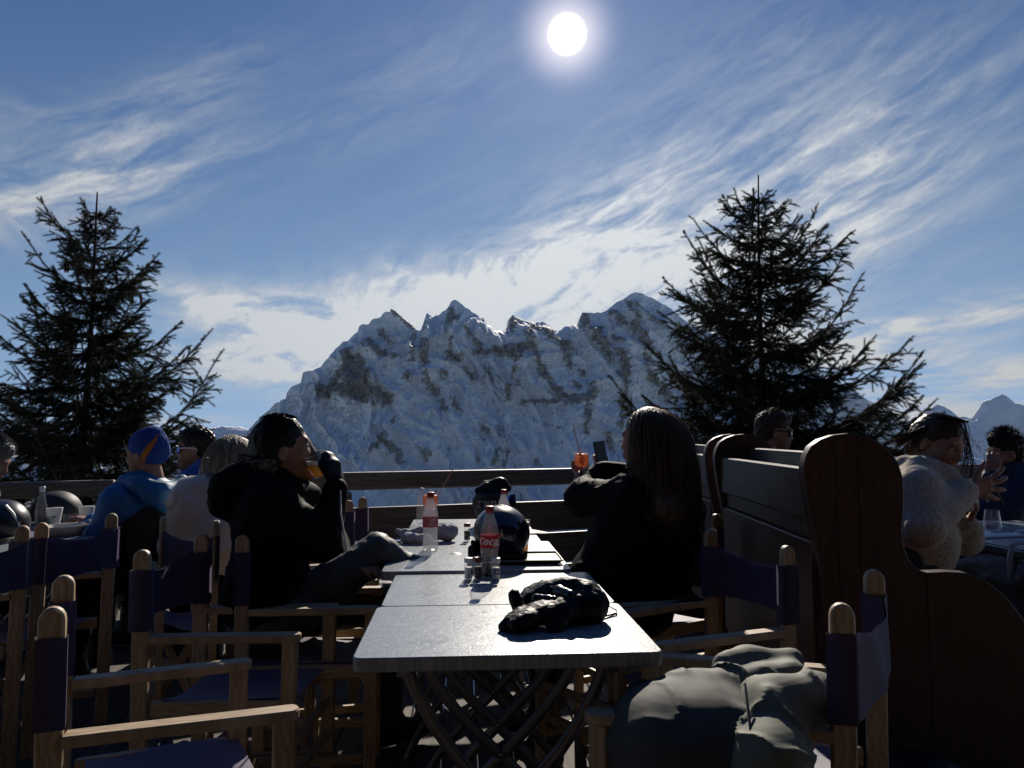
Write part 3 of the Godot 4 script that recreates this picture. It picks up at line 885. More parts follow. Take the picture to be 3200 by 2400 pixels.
# ------------------------------------------------------------------ folding canvas chairs
# plan points: back post near, back post far, front leg near, front leg far
func chair(rn: Vector2, rf: Vector2, fn: Vector2, ff: Vector2, label: String, seed_: int, sag_deep := 0.030, arm := 0.64, top := 0.885) -> Node3D:
	var t := thing("canvas_chair", label, "chair", Vector3.ZERO, "folding wooden chairs with dark canvas")
	var P := func(q: Vector2, y: float) -> Vector3: return Vector3(q.x, y, q.y)
	var rng := RandomNumberGenerator.new(); rng.seed = seed_
	var back := ((rn + rf) - (fn + ff)).normalized()
	var out := (rf - rn).normalized()
	var side3 := Vector3(out.x, 0, out.y); var back3 := Vector3(back.x, 0, back.y)
	var lean := back * 0.010
	var i := 0
	for pr in [[rn, fn, -1.0], [rf, ff, 1.0]]:
		var r: Vector2 = pr[0]; var f: Vector2 = pr[1]
		var base: Vector3 = P.call(r - lean * 0.3, 0.0); var tip: Vector3 = P.call(r + lean, top)
		# back post: a board with a rounded head
		var o := PackedVector2Array()
		var hw := 0.024
		var ln := base.distance_to(tip)
		o.append(Vector2(-hw, 0)); o.append(Vector2(hw, 0)); o.append(Vector2(hw, ln - 0.022))
		for k in range(1, 8):
			var a := PI * k / 8.0
			o.append(Vector2(cos(a) * hw, ln - 0.022 + sin(a) * 0.026))
		o.append(Vector2(-hw, ln - 0.022))
		var ay := (tip - base).normalized()
		var ax := (back3 - ay * back3.dot(ay)).normalized()
		var m := MB.new(); m.lo = rng.randf() * 7.0
		m.plate(o, base, ax, ay, 0.024, 0.004)
		part("back_post", m, mats.oak, t)
		var dirv := (f - r).normalized()
		m = MB.new(); m.lo = rng.randf() * 7.0
		var inn := Vector2(out) * (-float(pr[2])) * 0.0
		m.beam(P.call(f - dirv * 0.035, 0.0), P.call(f - dirv * 0.035, arm - 0.024), side3, 0.024, 0.044, 0.003)
		part("front_leg", m, mats.oak, t)
		# armrest with rounded nose
		var al := r.distance_to(f) - 0.02
		var ao := PackedVector2Array([Vector2(0.018, -0.021), Vector2(al, -0.024)])
		for k in range(1, 6): ao.append(Vector2(al + sin(PI * k / 6.0) * 0.017, -cos(PI * k / 6.0) * 0.024))
		ao.append(Vector2(al, 0.024)); ao.append(Vector2(0.018, 0.021))
		m = MB.new(); m.lo = rng.randf() * 7.0
		var d3 := Vector3(dirv.x, 0, dirv.y)
		var am := MB.new(); am.lo = m.lo
		am.plate(ao, P.call(r, arm - 0.012), d3, d3.cross(Vector3.UP), 0.024, 0.004)
		for q in am.uv.size(): am.uv[q] = Vector2(am.uv[q].y, am.uv[q].x)
		part("armrest", am, mats.oak, t)
		for yy in [[0.425, 0.045, 0.03], [0.13, 0.03, 0.0]]:
			m = MB.new(); m.lo = rng.randf() * 7.0
			m.beam(P.call(r + dirv * 0.03, yy[0]), P.call(f - dirv * 0.058, yy[0]), side3, 0.022, yy[1], 0.003)
			part("seat_rail" if yy[0] > 0.3 else "side_stretcher", m, mats.oak, t)
		i += 1
	for yy in [0.20, 0.31]:
		var m := MB.new(); m.lo = rng.randf() * 7.0
		var a2 := fn.lerp(rn, 0.075); var b2 := ff.lerp(rf, 0.075)
		m.beam(P.call(a2, yy) + side3 * 0.013, P.call(b2, yy) - side3 * 0.013, Vector3.UP, 0.032, 0.018, 0.003)
		part("front_stretcher", m, mats.oak, t)
	for e in 2:
		var m := MB.new(); m.lo = rng.randf() * 7.0
		var a3: Vector3 = P.call(rn.lerp(fn, 0.45), 0.06 if e == 0 else 0.41); var b3: Vector3 = P.call(rf.lerp(ff, 0.45), 0.41 if e == 0 else 0.06)
		var off := back3 * (0.012 if e == 0 else -0.012)
		m.beam(a3 + side3 * 0.014 + off, b3 - side3 * 0.014 + off, back3, 0.018, 0.032, 0.003)
		part("cross_brace", m, mats.oak, t)
	# seat
	var rows := []
	for lay in 2:
		for k in 9:
			var v := k / 8.0 if lay == 0 else 1.0 - k / 8.0
			var row := PackedVector3Array()
			for j in 13:
				var u := j / 12.0
				var a: Vector2 = rn.lerp(fn, 0.12 + 0.80 * v); var b: Vector2 = rf.lerp(ff, 0.12 + 0.80 * v)
				var p := a.lerp(b, u)
				row.append(P.call(p, 0.449 - 0.03 * sin(PI * u) * (0.7 + 0.3 * sin(PI * v)) - (0.003 if lay == 1 else 0.0) + 0.003 * sin(u * 9.0 + v * 7.0 + seed_)))
			rows.append(row)
	var sm := MB.new(); sm.grid(rows)
	part("seat", sm, mats.seat_canvas, t)
	# back: sleeves over the posts joined by a sagging band
	var y0 := arm + 0.012; var y1 := top - 0.055
	rows = []
	var ws := [[-0.040, -0.02, 0], [-0.040, 0.017, 0], [0.036, 0.019, 0], [0.036, 0.015, 0]]
	for k in 9:
		var v := k / 8.0
		var row := PackedVector3Array()
		var nearp: Vector3 = P.call(rn + lean * (lerpf(y0, y1, v) / top), lerpf(y0, y1, v)); var farp: Vector3 = P.call(rf + lean * (lerpf(y0, y1, v) / top), lerpf(y0, y1, v))
		# closed section: round near post, across, round far post and back
		for q in [[-0.017, -0.028], [-0.017, 0.028], [0.016, 0.030]]: row.append(nearp + side3 * q[0] + back3 * q[1])
		for j in range(1, 12):
			var u := j / 12.0
			var sag := sag_deep * pow(sin(PI * u), 0.8) * (1.0 - 0.35 * v) + 0.004 * sin(u * 14.0 + seed_ + v * 3.0)
			var drop := 0.030 * sin(PI * u) * v * v - 0.012 * sin(PI * u) * (1.0 - v) * (1.0 - v)
			row.append(nearp.lerp(farp, u) + back3 * (0.024 + sag) + Vector3(0, -drop, 0))
		for q in [[-0.016, 0.030], [0.017, 0.028], [0.017, -0.028], [-0.016, -0.029]]: row.append(farp + side3 * q[0] + back3 * q[1])
		for j in range(11, 0, -1):
			var u := j / 12.0
			var sag := sag_deep * pow(sin(PI * u), 0.8) * (1.0 - 0.35 * v) + 0.004 * sin(u * 14.0 + seed_ + v * 3.0)
			var drop := 0.030 * sin(PI * u) * v * v - 0.012 * sin(PI * u) * (1.0 - v) * (1.0 - v)
			row.append(nearp.lerp(farp, u) + back3 * (0.019 + sag) + Vector3(0, -drop, 0))
		row.append(nearp + side3 * 0.016 - back3 * 0.028)
		rows.append(row)
	var bm := MB.new(); bm.grid(rows, true)
	part("backrest", bm, mats.canvas, t)
	return t

func make_chairs() -> void:
	chair(Vector2(-0.80, -1.53), Vector2(-0.955, -1.865), Vector2(-0.345, -1.648), Vector2(-0.545, -2.0), "empty canvas chair nearest the camera, opposite the chair holding the olive jacket", 1, 0.004)
	chair(Vector2(-0.935, -2.255), Vector2(-0.885, -2.605), Vector2(-0.47, -2.243), Vector2(-0.42, -2.614), "empty canvas chair between the lone foremost chair and the beer drinker", 2)
	chair(Vector2(-0.735, -2.57), Vector2(-0.765, -2.90), Vector2(-0.27, -2.57), Vector2(-0.29, -2.89), "canvas chair under the dark haired beer drinker", 3)
	chair(Vector2(-0.76, -2.98), Vector2(-0.93, -3.33), Vector2(-0.33, -3.05), Vector2(-0.45, -3.45), "canvas chair beyond the beer drinker, hidden behind black trousers", 4)
	chair(Vector2(-1.64, -2.97), Vector2(-1.53, -3.30), Vector2(-2.08, -2.83), Vector2(-1.97, -3.16), "canvas chair turned to the table with the white bowl and clear bottle", 5)
	chair(Vector2(-1.80, -2.52), Vector2(-1.66, -2.88), Vector2(-2.24, -2.38), Vector2(-2.10, -2.72), "canvas chair cut by the picture edge below the round black helmet", 6)
	chair(Vector2(-0.985, -3.02), Vector2(-1.25, -3.17), Vector2(-1.19, -3.40), Vector2(-1.45, -3.55), "canvas chair behind the blue jacket and cream puffer jacket", 7)
	chair(Vector2(0.765, -1.45), Vector2(1.04, -1.80), Vector2(0.265, -1.585), Vector2(0.48, -1.98), "canvas chair holding the olive jacket beside the carved settle", 8)
	chair(Vector2(1.0, -2.20), Vector2(0.895, -2.59), Vector2(0.55, -2.06), Vector2(0.50, -2.53), "empty canvas chair with broad purple back before the carved settle", 9)
	chair(Vector2(0.91, -2.62), Vector2(0.64, -2.93), Vector2(0.50, -2.42), Vector2(0.27, -2.72), "canvas chair under the long haired drinker's near side", 10)
	chair(Vector2(1.10, -3.10), Vector2(0.90, -3.46), Vector2(0.66, -2.90), Vector2(0.50, -3.28), "canvas chair tucked between the long haired drinker and the settle", 11)
	chair(Vector2(-0.575, -3.87), Vector2(-0.53, -4.07), Vector2(-0.16, -3.95), Vector2(-0.12, -4.15), "small canvas chair standing by the railing past the beer drinker", 12)

# ------------------------------------------------------------------ carved settles
func make_benches() -> void:
	settle(Vector3(1.06, 0, -2.20), Vector3(0.13, 0, -1.15), "tall dark settle with rounded ends beside the woman in pale fleece")
	settle(Vector3(1.235, 0, -3.62), Vector3(0.11, 0, -1.15), "second dark settle by the railing behind the long haired drinker")

func settle(o: Vector3, along: Vector3, label: String) -> void:
	var t := thing("wooden_settle", label, "bench", Vector3.ZERO, "carved wooden settles in a row")
	var pts := PackedVector2Array([Vector2(0.055, 0.0), Vector2(0.055, 0.55), Vector2(0.05, 0.80), Vector2(0.03, 0.90), Vector2(0.012, 1.00), Vector2(0.002, 1.09), Vector2(0.0, 1.13), Vector2(0.008, 1.165), Vector2(0.025, 1.195), Vector2(0.055, 1.216), Vector2(0.095, 1.230), Vector2(0.14, 1.235), Vector2(0.185, 1.229), Vector2(0.225, 1.212), Vector2(0.262, 1.182), Vector2(0.288, 1.145), Vector2(0.300, 1.10), Vector2(0.301, 1.05), Vector2(0.296, 0.99), Vector2(0.291, 0.94), Vector2(0.294, 0.89), Vector2(0.308, 0.85), Vector2(0.332, 0.822), Vector2(0.36, 0.812), Vector2(0.42, 0.815), Vector2(0.48, 0.812), Vector2(0.535, 0.790), Vector2(0.59, 0.745), Vector2(0.635, 0.685), Vector2(0.662, 0.62), Vector2(0.670, 0.54), Vector2(0.664, 0.46), Vector2(0.655, 0.38), Vector2(0.655, 0.30), Vector2(0.67, 0.22), Vector2(0.69, 0.12), Vector2(0.69, 0.0)])
	var f := along.normalized()
	var ax := f.cross(Vector3.UP).normalized()
	if ax.x < 0.0: ax = -ax
	var cuts := [-0.1, 0.10, 0.165, 0.36, 0.8]
	for e in 2:
		# the end is glued up from upright boards; each is cut out of the outline
		for k in 4:
			var strip := PackedVector2Array([Vector2(cuts[k] + 0.0007, -0.1), Vector2(cuts[k + 1] - 0.0007, -0.1), Vector2(cuts[k + 1] - 0.0007, 1.4), Vector2(cuts[k] + 0.0007, 1.4)])
			for poly in Geometry2D.intersect_polygons(pts, strip):
				var m := MB.new(); m.lo = k * 1.7 + e
				m.plate(poly, o + f * (0.0 if e == 0 else along.length()), ax, Vector3.UP, 0.045, 0.0015)
				part("end_board", m, mats.larch, t)
	var a := o + f * 0.024; var b := o + f * (along.length() - 0.024)
	for q in [[0.045, 1.045, 0.16, 0.035], [0.06, 0.93, 0.06, 0.02], [0.045, 0.62, 0.55, 0.022], [0.175, 1.095, 0.15, 0.04]]:
		var m := MB.new(); m.lo = q[1] * 3.0
		m.beam(a + ax * q[0] + Vector3(0, q[1], 0), b + ax * q[0] + Vector3(0, q[1], 0), ax, q[3], q[2], 0.004)
		part("back_board", m, mats.larch if q[1] < 0.7 else mats.bench_board, t)
	var s := MB.new(); s.beam(a + ax * 0.39 + Vector3(0, 0.45, 0), b + ax * 0.39 + Vector3(0, 0.45, 0), ax, 0.42, 0.04, 0.006)
	part("seat", s, mats.larch, t)
	s = MB.new(); s.beam(a + ax * 0.55 + Vector3(0, 0.22, 0), b + ax * 0.55 + Vector3(0, 0.22, 0), ax, 0.03, 0.40, 0.004)
	part("front_panel", s, mats.larch, t)

# ------------------------------------------------------------------ spruces
func shoot_mesh() -> ArrayMesh:
	var m := MB.new()
	var rng := RandomNumberGenerator.new(); rng.seed = 17
	m.tube(PackedVector3Array([Vector3.ZERO, Vector3(0, 0.05, 0), Vector3(0, 0.1, 0)]), [0.0022, 0.0018, 0.001], 4)
	for k in 64:
		var y := 0.004 + 0.096 * k / 64.0
		var a := k * 2.39996
		var d := Vector3(cos(a), 0.75, sin(a)).normalized()
		var l := 0.023 * rng.randf_range(0.75, 1.15)
		var s := d.cross(Vector3(cos(a + 1.0), rng.randf_range(-1, 1), sin(a + 1.0))).normalized() * 0.0017
		var p := Vector3(0, y, 0)
		var nn := d.cross(s).normalized()
		var i := m.vert(p - s, nn); m.vert(p + s, nn); m.vert(p + d * l + s * 0.2, nn); m.vert(p + d * l - s * 0.2, nn)
		m.tri(i, i + 1, i + 2); m.tri(i, i + 2, i + 3)
	return m.mesh()

func spruce(label: String, foot: Vector3, tip: Vector3, spread: Array, limbs: Array, seed_: int, shoot: ArrayMesh, cones: int) -> void:
	var t := thing("spruce_tree", label, "spruce tree", foot, "spruces beyond the railing")
	var rng := RandomNumberGenerator.new(); rng.seed = seed_
	var ht := tip.y - foot.y
	var path := PackedVector3Array(); var rad := []
	for k in 25:
		var u := k / 24.0
		path.append((tip - foot) * u + Vector3(sin(u * 7.0 + seed_) * 0.015, 0, cos(u * 6.0) * 0.015)); rad.append(lerpf(0.075, 0.006, pow(u, 0.8)))
	var tr := MB.new(); tr.tube(path, rad, 9)
	part("trunk", tr, mats.bark, t)
	var wood := MB.new()
	var xf: Array[Transform3D] = []
	var hang := []
	var radius := func(d: float) -> float:
		for k in spread.size() - 1:
			if d < spread[k + 1][0]: return lerpf(spread[k][1], spread[k + 1][1], (d - spread[k][0]) / (spread[k + 1][0] - spread[k][0]))
		return spread[-1][1]
	var dress := func(a: Vector3, b: Vector3, scl: float) -> void:
		# needle shoots end to end from a to b
		var n := maxi(1, int(roundf(a.distance_to(b) / (0.085 * scl))))
		var y := (b - a) / float(n)
		var yy := y.normalized()
		var x := yy.cross(Vector3(0.3, 1, 0.2)).normalized()
		for k in n:
			var th := rng.randf() * TAU
			var xx := (x * cos(th) + yy.cross(x) * sin(th)) * scl
			xf.append(Transform3D(Basis(xx, y * 10.0 * 1.08, xx.cross(yy)), a + y * k))
	var branch := func(root: Vector3, dir: Vector3, length: float, rise: float, dens: float) -> void:
		var p := PackedVector3Array(); var r := []
		var side := dir.cross(Vector3.UP).normalized()
		var bend := rng.randf_range(-0.25, 0.25)
		var sag := rng.randf_range(0.08, 0.24)
		var tipup := rng.randf_range(0.02, 0.24)
		var n := maxi(4, int(length / 0.075))
		for k in n + 1:
			var u := float(k) / n
			var q := root + (dir + side * bend * u) * length * u + Vector3(0, length * (rise * u + tipup * u * u * u - sag * sin(PI * u)), 0)
			p.append(q + Vector3(rng.randf_range(-1, 1), rng.randf_range(-1, 1), rng.randf_range(-1, 1)) * 0.006); r.append(lerpf(0.004 + length * 0.009, 0.0018, u))
		wood.tube(p, r, 5)
		for k in n:
			var u := (k + 0.5) / n
			var f := (p[k + 1] - p[k]).normalized()
			dress.call(p[k], p[k + 1], 1.0 if u > 0.25 else 0.8)
			if u < 0.06: continue
			for s in [-1.0, 1.0, -1.0, 1.0, 0.0, 0.0]:
				if rng.randf() > dens * (0.62 if u < 0.9 else 0.4): continue
				var tl: float = (0.10 + 0.26 * length * sin(PI * minf(1.0, 0.25 + u * 0.75))) * rng.randf_range(0.35, 1.1)
				if u > 0.86: tl *= 0.6
				# side sprays reach out and forward, the under ones hang, some stand up
				var td: Vector3 = (f * rng.randf_range(0.4, 1.0) + side * s * rng.randf_range(0.5, 1.0) + Vector3(0, rng.randf_range(-0.75, 0.25) if s == 0.0 else rng.randf_range(-0.4, 0.35), 0)).normalized()
				var q0: Vector3 = p[k].lerp(p[k + 1], rng.randf()); var q1: Vector3 = q0 + td * tl + Vector3(0, -0.14 * tl, 0)
				wood.tube(PackedVector3Array([q0, q1]), [0.003, 0.0015], 4)
				dress.call(q0, q1, 0.95)
				if tl > 0.10:
					for e in int(tl / 0.06):
						var w := rng.randf_range(0.15, 0.92)
						var b0: Vector3 = q0.lerp(q1, w)
						var bd: Vector3 = (td * 0.8 + side.cross(td) * rng.randf_range(-0.9, 0.5) + side * rng.randf_range(-0.8, 0.8) + Vector3(0, rng.randf_range(-0.8, 0.35), 0)).normalized()
						dress.call(b0, b0 + bd * rng.randf_range(0.04, 0.11), 0.85)
				if rng.randf() < 0.012: hang.append(q1)
	# leader and top
	var lead := path[path.size() - 1]
	dress.call(path[path.size() - 3], lead, 0.6)
	var y := 0.27
	while y < ht - 0.9:
		var at := (tip - foot) * (1.0 - y / ht)
		var rr: float = radius.call(y)
		var cnt := 3 if y < 0.5 else 5 if y < 0.9 else 7
		var ph := rng.randf() * TAU
		for k in cnt:
			var a := ph + TAU * k / cnt + rng.randf_range(-0.35, 0.35)
			var l := rr * rng.randf_range(0.45, 1.12)
			var rise := lerpf(0.85, 0.22, clampf(y / 2.0, 0.0, 1.0)) + rng.randf_range(-0.2, 0.2)
			branch.call(at + Vector3(0, rng.randf_range(-0.05, 0.05), 0), Vector3(cos(a), 0, sin(a)), l, rise, 0.95)
		y += lerpf(0.12, 0.155, clampf(y / 1.5, 0.0, 1.0))
	for q in limbs:
		branch.call((tip - foot) * (1.0 - q[0] / ht), Vector3(q[1], 0, q[2]).normalized(), q[3], q[4], 1.0)
	part("branches", wood, mats.bark, t)
	var mm := MultiMesh.new()
	mm.transform_format = MultiMesh.TRANSFORM_3D
	mm.mesh = shoot
	mm.instance_count = xf.size()
	for k in xf.size(): mm.set_instance_transform(k, xf[k])
	var crown := MultiMeshInstance3D.new()
	crown.name = "crown"; crown.multimesh = mm; crown.material_override = mats.needles
	t.add_child(crown)
	crown.set_meta("kind", "stuff")
	for k in mini(cones, hang.size()):
		var c := MB.new(); c.ball(hang[k] + Vector3(0, -0.05, 0), Vector3(0.013, 0.05, 0.013), Basis(), 8, 8)
		part("cone", c, mats.cone, t)
	print(label, " shoots ", xf.size())

func make_trees() -> void:
	var shoot := shoot_mesh()
	spruce("dense spruce tree towering over the blue knitted hat", Vector3(-3.40, -1.6, -6.6), Vector3(-3.406, 3.50, -6.9), [[0.0, 0.03], [0.27, 0.13], [0.40, 0.26], [0.67, 0.42], [1.0, 0.58], [1.4, 0.70], [1.9, 0.80], [2.6, 1.0], [5.0, 1.3]],
		[[1.85, 1.0, 0.15, 1.15, 0.42], [1.95, 0.9, 0.5, 0.95, 0.40], [2.35, 1.0, 0.2, 1.28, 0.40], [2.2, 0.8, 0.6, 1.0, 0.3], [1.75, -1.0, 0.3, 1.0, 0.10], [2.15, -1.0, 0.2, 1.15, 0.15], [2.6, 1.0, -0.2, 1.1, 0.15]], 3, shoot, 8)
	spruce("open spruce tree rising behind the settles and the bearded man", Vector3(2.86, -1.6, -6.7), Vector3(2.97, 3.83, -6.9), [[0.0, 0.03], [0.27, 0.14], [0.45, 0.36], [0.8, 0.52], [1.2, 0.74], [1.6, 0.95], [2.2, 1.15], [2.7, 1.3], [5.0, 1.4]],
		[[1.85, 1.0, 0.1, 1.0, 0.62], [1.15, 1.0, 0.3, 0.85, 0.55], [1.6, -1.0, 0.2, 0.9, 0.45], [2.5, 1.0, 0.2, 1.5, 0.30], [2.6, -1.0, 0.25, 1.5, 0.20], [2.45, -1.0, 0.5, 1.35, 0.22], [2.3, 0.9, 0.6, 1.3, 0.3], [0.95, -1.0, 0.1, 0.65, 0.6], [0.85, 0.9, 0.2, 0.6, 0.7]], 5, shoot, 16)
	spruce("little young spruce in front of the open spruce's trunk", Vector3(1.93, -0.95, -6.05), Vector3(1.91, 1.42, -6.2), [[0.0, 0.03], [0.25, 0.14], [0.6, 0.28], [1.2, 0.45], [3.0, 0.6]], [], 8, shoot, 0)

# ------------------------------------------------------------------ things on the tables
func glass_mat(called: String, tint: Color, alpha: float, rough := 0.04) -> StandardMaterial3D:
	var m := mat(called, Color(tint.r, tint.g, tint.b, alpha), rough)
	m.transparency = BaseMaterial3D.TRANSPARENCY_ALPHA
	return m

# lettering bent round an upright cylinder of radius r about the point at; a0 turns it; roll turns it upside down
func lettering(words: String, high: float, r: float, at: Vector3, a0: float, m: Material, parent: Node, font_name: String, skew := 0.0, roll := false, weight := 400, bend := true) -> void:
	var f := SystemFont.new()
	f.font_names = PackedStringArray([font_name]); f.font_weight = weight
	var t := TextMesh.new()
	t.text = words; t.font = f; t.font_size = 64; t.pixel_size = high / 46.0; t.depth = 0.0006; t.curve_step = 2.0
	var src := t.get_mesh_arrays()
	var b := MB.new()
	var s := -1.0 if roll else 1.0
	for i in src[Mesh.ARRAY_VERTEX].size():
		var p: Vector3 = src[Mesh.ARRAY_VERTEX][i]
		p.x += p.y * skew
		p.x *= s; p.y *= s
		var nn: Vector3 = src[Mesh.ARRAY_NORMAL][i]
		var an := a0 + (p.x / r if bend else 0.0)
		var q := Vector3(sin(an) * (r + p.z), p.y, cos(an) * (r + p.z)) if bend else Basis(Vector3.UP, a0) * Vector3(p.x, p.y, r + p.z)
		b.vert(at + q, Vector3(sin(an), 0, cos(an)) if absf(nn.z) > 0.5 else Vector3(cos(an) * nn.x, nn.y, -sin(an) * nn.x))
	for i in src[Mesh.ARRAY_INDEX]: b.idx.append(i)
	b.face_out(0)
	part("lettering", b, m, parent)

func object_materials() -> void:
	glass_mat("clear", Color(1, 1, 1), 0.06, 0.03)
	var m := glass_mat("pet", Color(0.93, 0.96, 0.98), 0.10, 0.08)
	var dn := noise(51, 0.09, 2, FastNoiseLite.TYPE_CELLULAR)
	m.heightmap_enabled = true; m.heightmap_scale = 0.12; m.uv1_scale = Vector3(9, 9, 1)
	m.heightmap_texture = picture(128, 128, func(x: float, y: float) -> Color:
		var t := clampf(0.5 - dn.get_noise_2d(x, y), 0.0, 1.0)
		return Color(t, t, t))
	m = glass_mat("misted", Color(0.95, 0.95, 0.96), 0.42, 0.24); m.backlight_enabled = false
	glass_mat("tumbler", Color(1, 1, 1), 0.04, 0.02)
	mat("cola", lin(0.012, 0.004, 0.003), 0.05)
	m = mat("label_red", lin(0.52, 0.012, 0.02), 0.45)
	mat("label_pink", lin(0.62, 0.10, 0.12), 0.45)
	mat("cap_red", lin(0.30, 0.008, 0.012), 0.4)
	mat("cap_maroon", lin(0.14, 0.02, 0.015), 0.4)
	mat("white_print", lin(0.85, 0.85, 0.85), 0.5)
	mat("dark_print", lin(0.012, 0.02, 0.035), 0.4)
	mat("grey_print", lin(0.20, 0.20, 0.21), 0.5)
	mat("white_plastic", lin(0.78, 0.78, 0.76), 0.35)
	m = mat("paper", lin(0.80, 0.80, 0.78), 0.7); m.backlight_enabled = true; m.backlight = Color(0.5, 0.5, 0.5)
	mat("salt", lin(0.82, 0.82, 0.82), 0.8)
	mat("pepper", lin(0.055, 0.03, 0.02), 0.8)
	m = mat("beer", lin(0.75, 0.42, 0.03), 0.15); m.backlight_enabled = true; m.backlight = Color(1.0, 0.8, 0.3)
	m = glass_mat("spritz", lin(0.62, 0.16, 0.010), 0.72, 0.3); m.backlight_enabled = true; m.backlight = Color(0.8, 0.42, 0.15)
	mat("ice", lin(0.75, 0.52, 0.30), 0.3)
	mat("foam", lin(0.82, 0.80, 0.74), 0.8)
	m = mat("straw", lin(0.66, 0.30, 0.26), 0.4); m.backlight_enabled = true; m.backlight = Color(0.4, 0.15, 0.12)
	m = mat("helmet_shell", lin(0.010, 0.011, 0.013), 0.38); m.clearcoat_enabled = true; m.clearcoat = 0.5; m.clearcoat_roughness = 0.2
	m = mat("helmet_matte", lin(0.008, 0.008, 0.010), 0.6)
	m = mat("visor", lin(0.006, 0.008, 0.035), 0.08, 0.2); m.clearcoat_enabled = true; m.clearcoat = 1.0; m.clearcoat_roughness = 0.03
	m = mat("mirror_blue", lin(0.05, 0.12, 0.55), 0.06, 1.0)
	mat("rubber", lin(0.008, 0.008, 0.009), 0.5)
	m = mat("glove_cloth", lin(0.005, 0.005, 0.006), 0.5); m.metallic_specular = 0.3
	mat("glove_patch", lin(0.012, 0.012, 0.013), 0.22)
	m = mat("grey_cloth", lin(0.30, 0.30, 0.33), 0.85); m.rim_enabled = true; m.rim = 0.4
	m = mat("olive_cloth", lin(0.115, 0.118, 0.085), 0.72); m.rim_enabled = true; m.rim = 0.35
	mat("dark_olive_cloth", lin(0.050, 0.052, 0.045), 0.72)
	mat("tray_metal", lin(0.16, 0.155, 0.14), 0.26, 0.85)
	mat("bowl_card", lin(0.66, 0.60, 0.52), 0.6)
	mat("blue_plastic", lin(0.05, 0.12, 0.32), 0.4)
	mat("red_card", lin(0.22, 0.02, 0.015), 0.5)
	mat("bag_cloth", lin(0.10, 0.10, 0.10), 0.8)
	mat("white_fleece", lin(0.42, 0.41, 0.43), 0.95)
	mat("leaf_green", lin(0.22, 0.26, 0.03), 0.5)

func ring_label(parent: Node, called: String, at: Vector3, r0: float, r1: float, y0: float, y1: float, m: Material, a0 := -PI, a1 := PI) -> void:
	var rows := []
	for j in 5:
		var row := PackedVector3Array()
		var t := j / 4.0
		for i in 41:
			var a := lerpf(a0, a1, i / 40.0)
			row.append(at + Vector3(sin(a) * lerpf(r0, r1, t), lerpf(y0, y1, t), cos(a) * lerpf(r0, r1, t)))
		rows.append(row)
	var b := MB.new(); b.grid(rows)
	part(called, b, m, parent)

func cola_bottle(label: String, at: Vector3, h: float, wall: Material, fill: float, lab: Material, words: String, turn: float) -> void:
	var t := thing("soft_drink_bottle", label, "bottle", at, "")
	var k := h / 0.242
	var prof := [[0.010, 0.006], [0.022, 0.0], [0.029, 0.003], [0.0315, 0.012], [0.032, 0.03], [0.0300, 0.055], [0.0290, 0.072], [0.0305, 0.088], [0.0325, 0.098], [0.0326, 0.13], [0.0322, 0.142], [0.0315, 0.155], [0.028, 0.172], [0.022, 0.192], [0.0165, 0.207], [0.0135, 0.217], [0.0125, 0.222], [0.0125, 0.232]]
	for p in prof: p[0] *= k; p[1] *= k
	# petal foot: the lowest rings are fluted
	var rows := []
	for j in prof.size():
		var row := PackedVector3Array()
		for i in 40:
			var a := TAU * i / 40.0
			var fl: float = 1.0 + (0.10 if j < 3 else 0.05 if j == 3 else 0.0) * cos(a * 5.0) + (0.012 * cos(a * 12.0) if j >= 4 and j < 8 else 0.0)
			row.append(Vector3(cos(a) * prof[j][0] * fl, prof[j][1], sin(a) * prof[j][0] * fl))
		rows.append(row)
	var b := MB.new(); b.grid(rows, true)
	part("bottle_wall", b, wall, t)
	b = MB.new(); b.lathe([[0.0, 0.222 * k], [0.0148 * k, 0.222 * k], [0.0152 * k, 0.226 * k], [0.0152 * k, 0.239 * k], [0.0135 * k, 0.242 * k], [0.0, 0.242 * k]], 28, Transform3D())
	part("cap", b, mats.cap_red, t)
	b = MB.new(); b.lathe([[0.0148 * k, 0.217 * k], [0.0150 * k, 0.220 * k]], 28, Transform3D())
	part("neck_ring", b, mats.cap_red, t)
	if fill > 0.0:
		var lp := [[0.0, 0.004]]
		for p in prof:
			if p[1] < fill: lp.append([p[0] - 0.0012, p[1] + 0.001])
		lp.append([lp[-1][0], fill]); lp.append([0.0, fill])
		b = MB.new(); b.lathe(lp, 28, Transform3D())
		part("drink", b, mats.cola, t)
	if lab != null:
		ring_label(t, "label", Vector3.ZERO, 0.0331 * k, 0.0331 * k, 0.098 * k, 0.142 * k, lab)
		if words == "Coca-Cola":
			lettering("Coca-Cola", 0.024, 0.0335 * k, Vector3(0, 0.122 * k, 0), turn, mats.white_print, t, "Droid Serif", 0.32, false, 700)
			lettering("GOÛT ORIGINAL", 0.0052, 0.0335 * k, Vector3(0, 0.1055 * k, 0), turn + 0.1, mats.white_print, t, "Droid Sans", 0.0, false, 700)
			ring_label(t, "flourish", Vector3.ZERO, 0.0334 * k, 0.0334 * k, 0.1085 * k, 0.1098 * k, mats.white_print, turn - 0.75, turn + 0.1)
		else:
			lettering(words, 0.010, 0.0335 * k, Vector3(0, 0.131 * k, 0), turn, mats.white_print, t, "Droid Serif", 0.2, false, 700)
			for q in 4: ring_label(t, "fine_print", Vector3.ZERO, 0.0334 * k, 0.0334 * k, (0.106 + q * 0.005) * k, (0.1072 + q * 0.005) * k, mats.white_print, turn - 0.7 + 0.08 * q, turn + 0.6 - 0.1 * q)

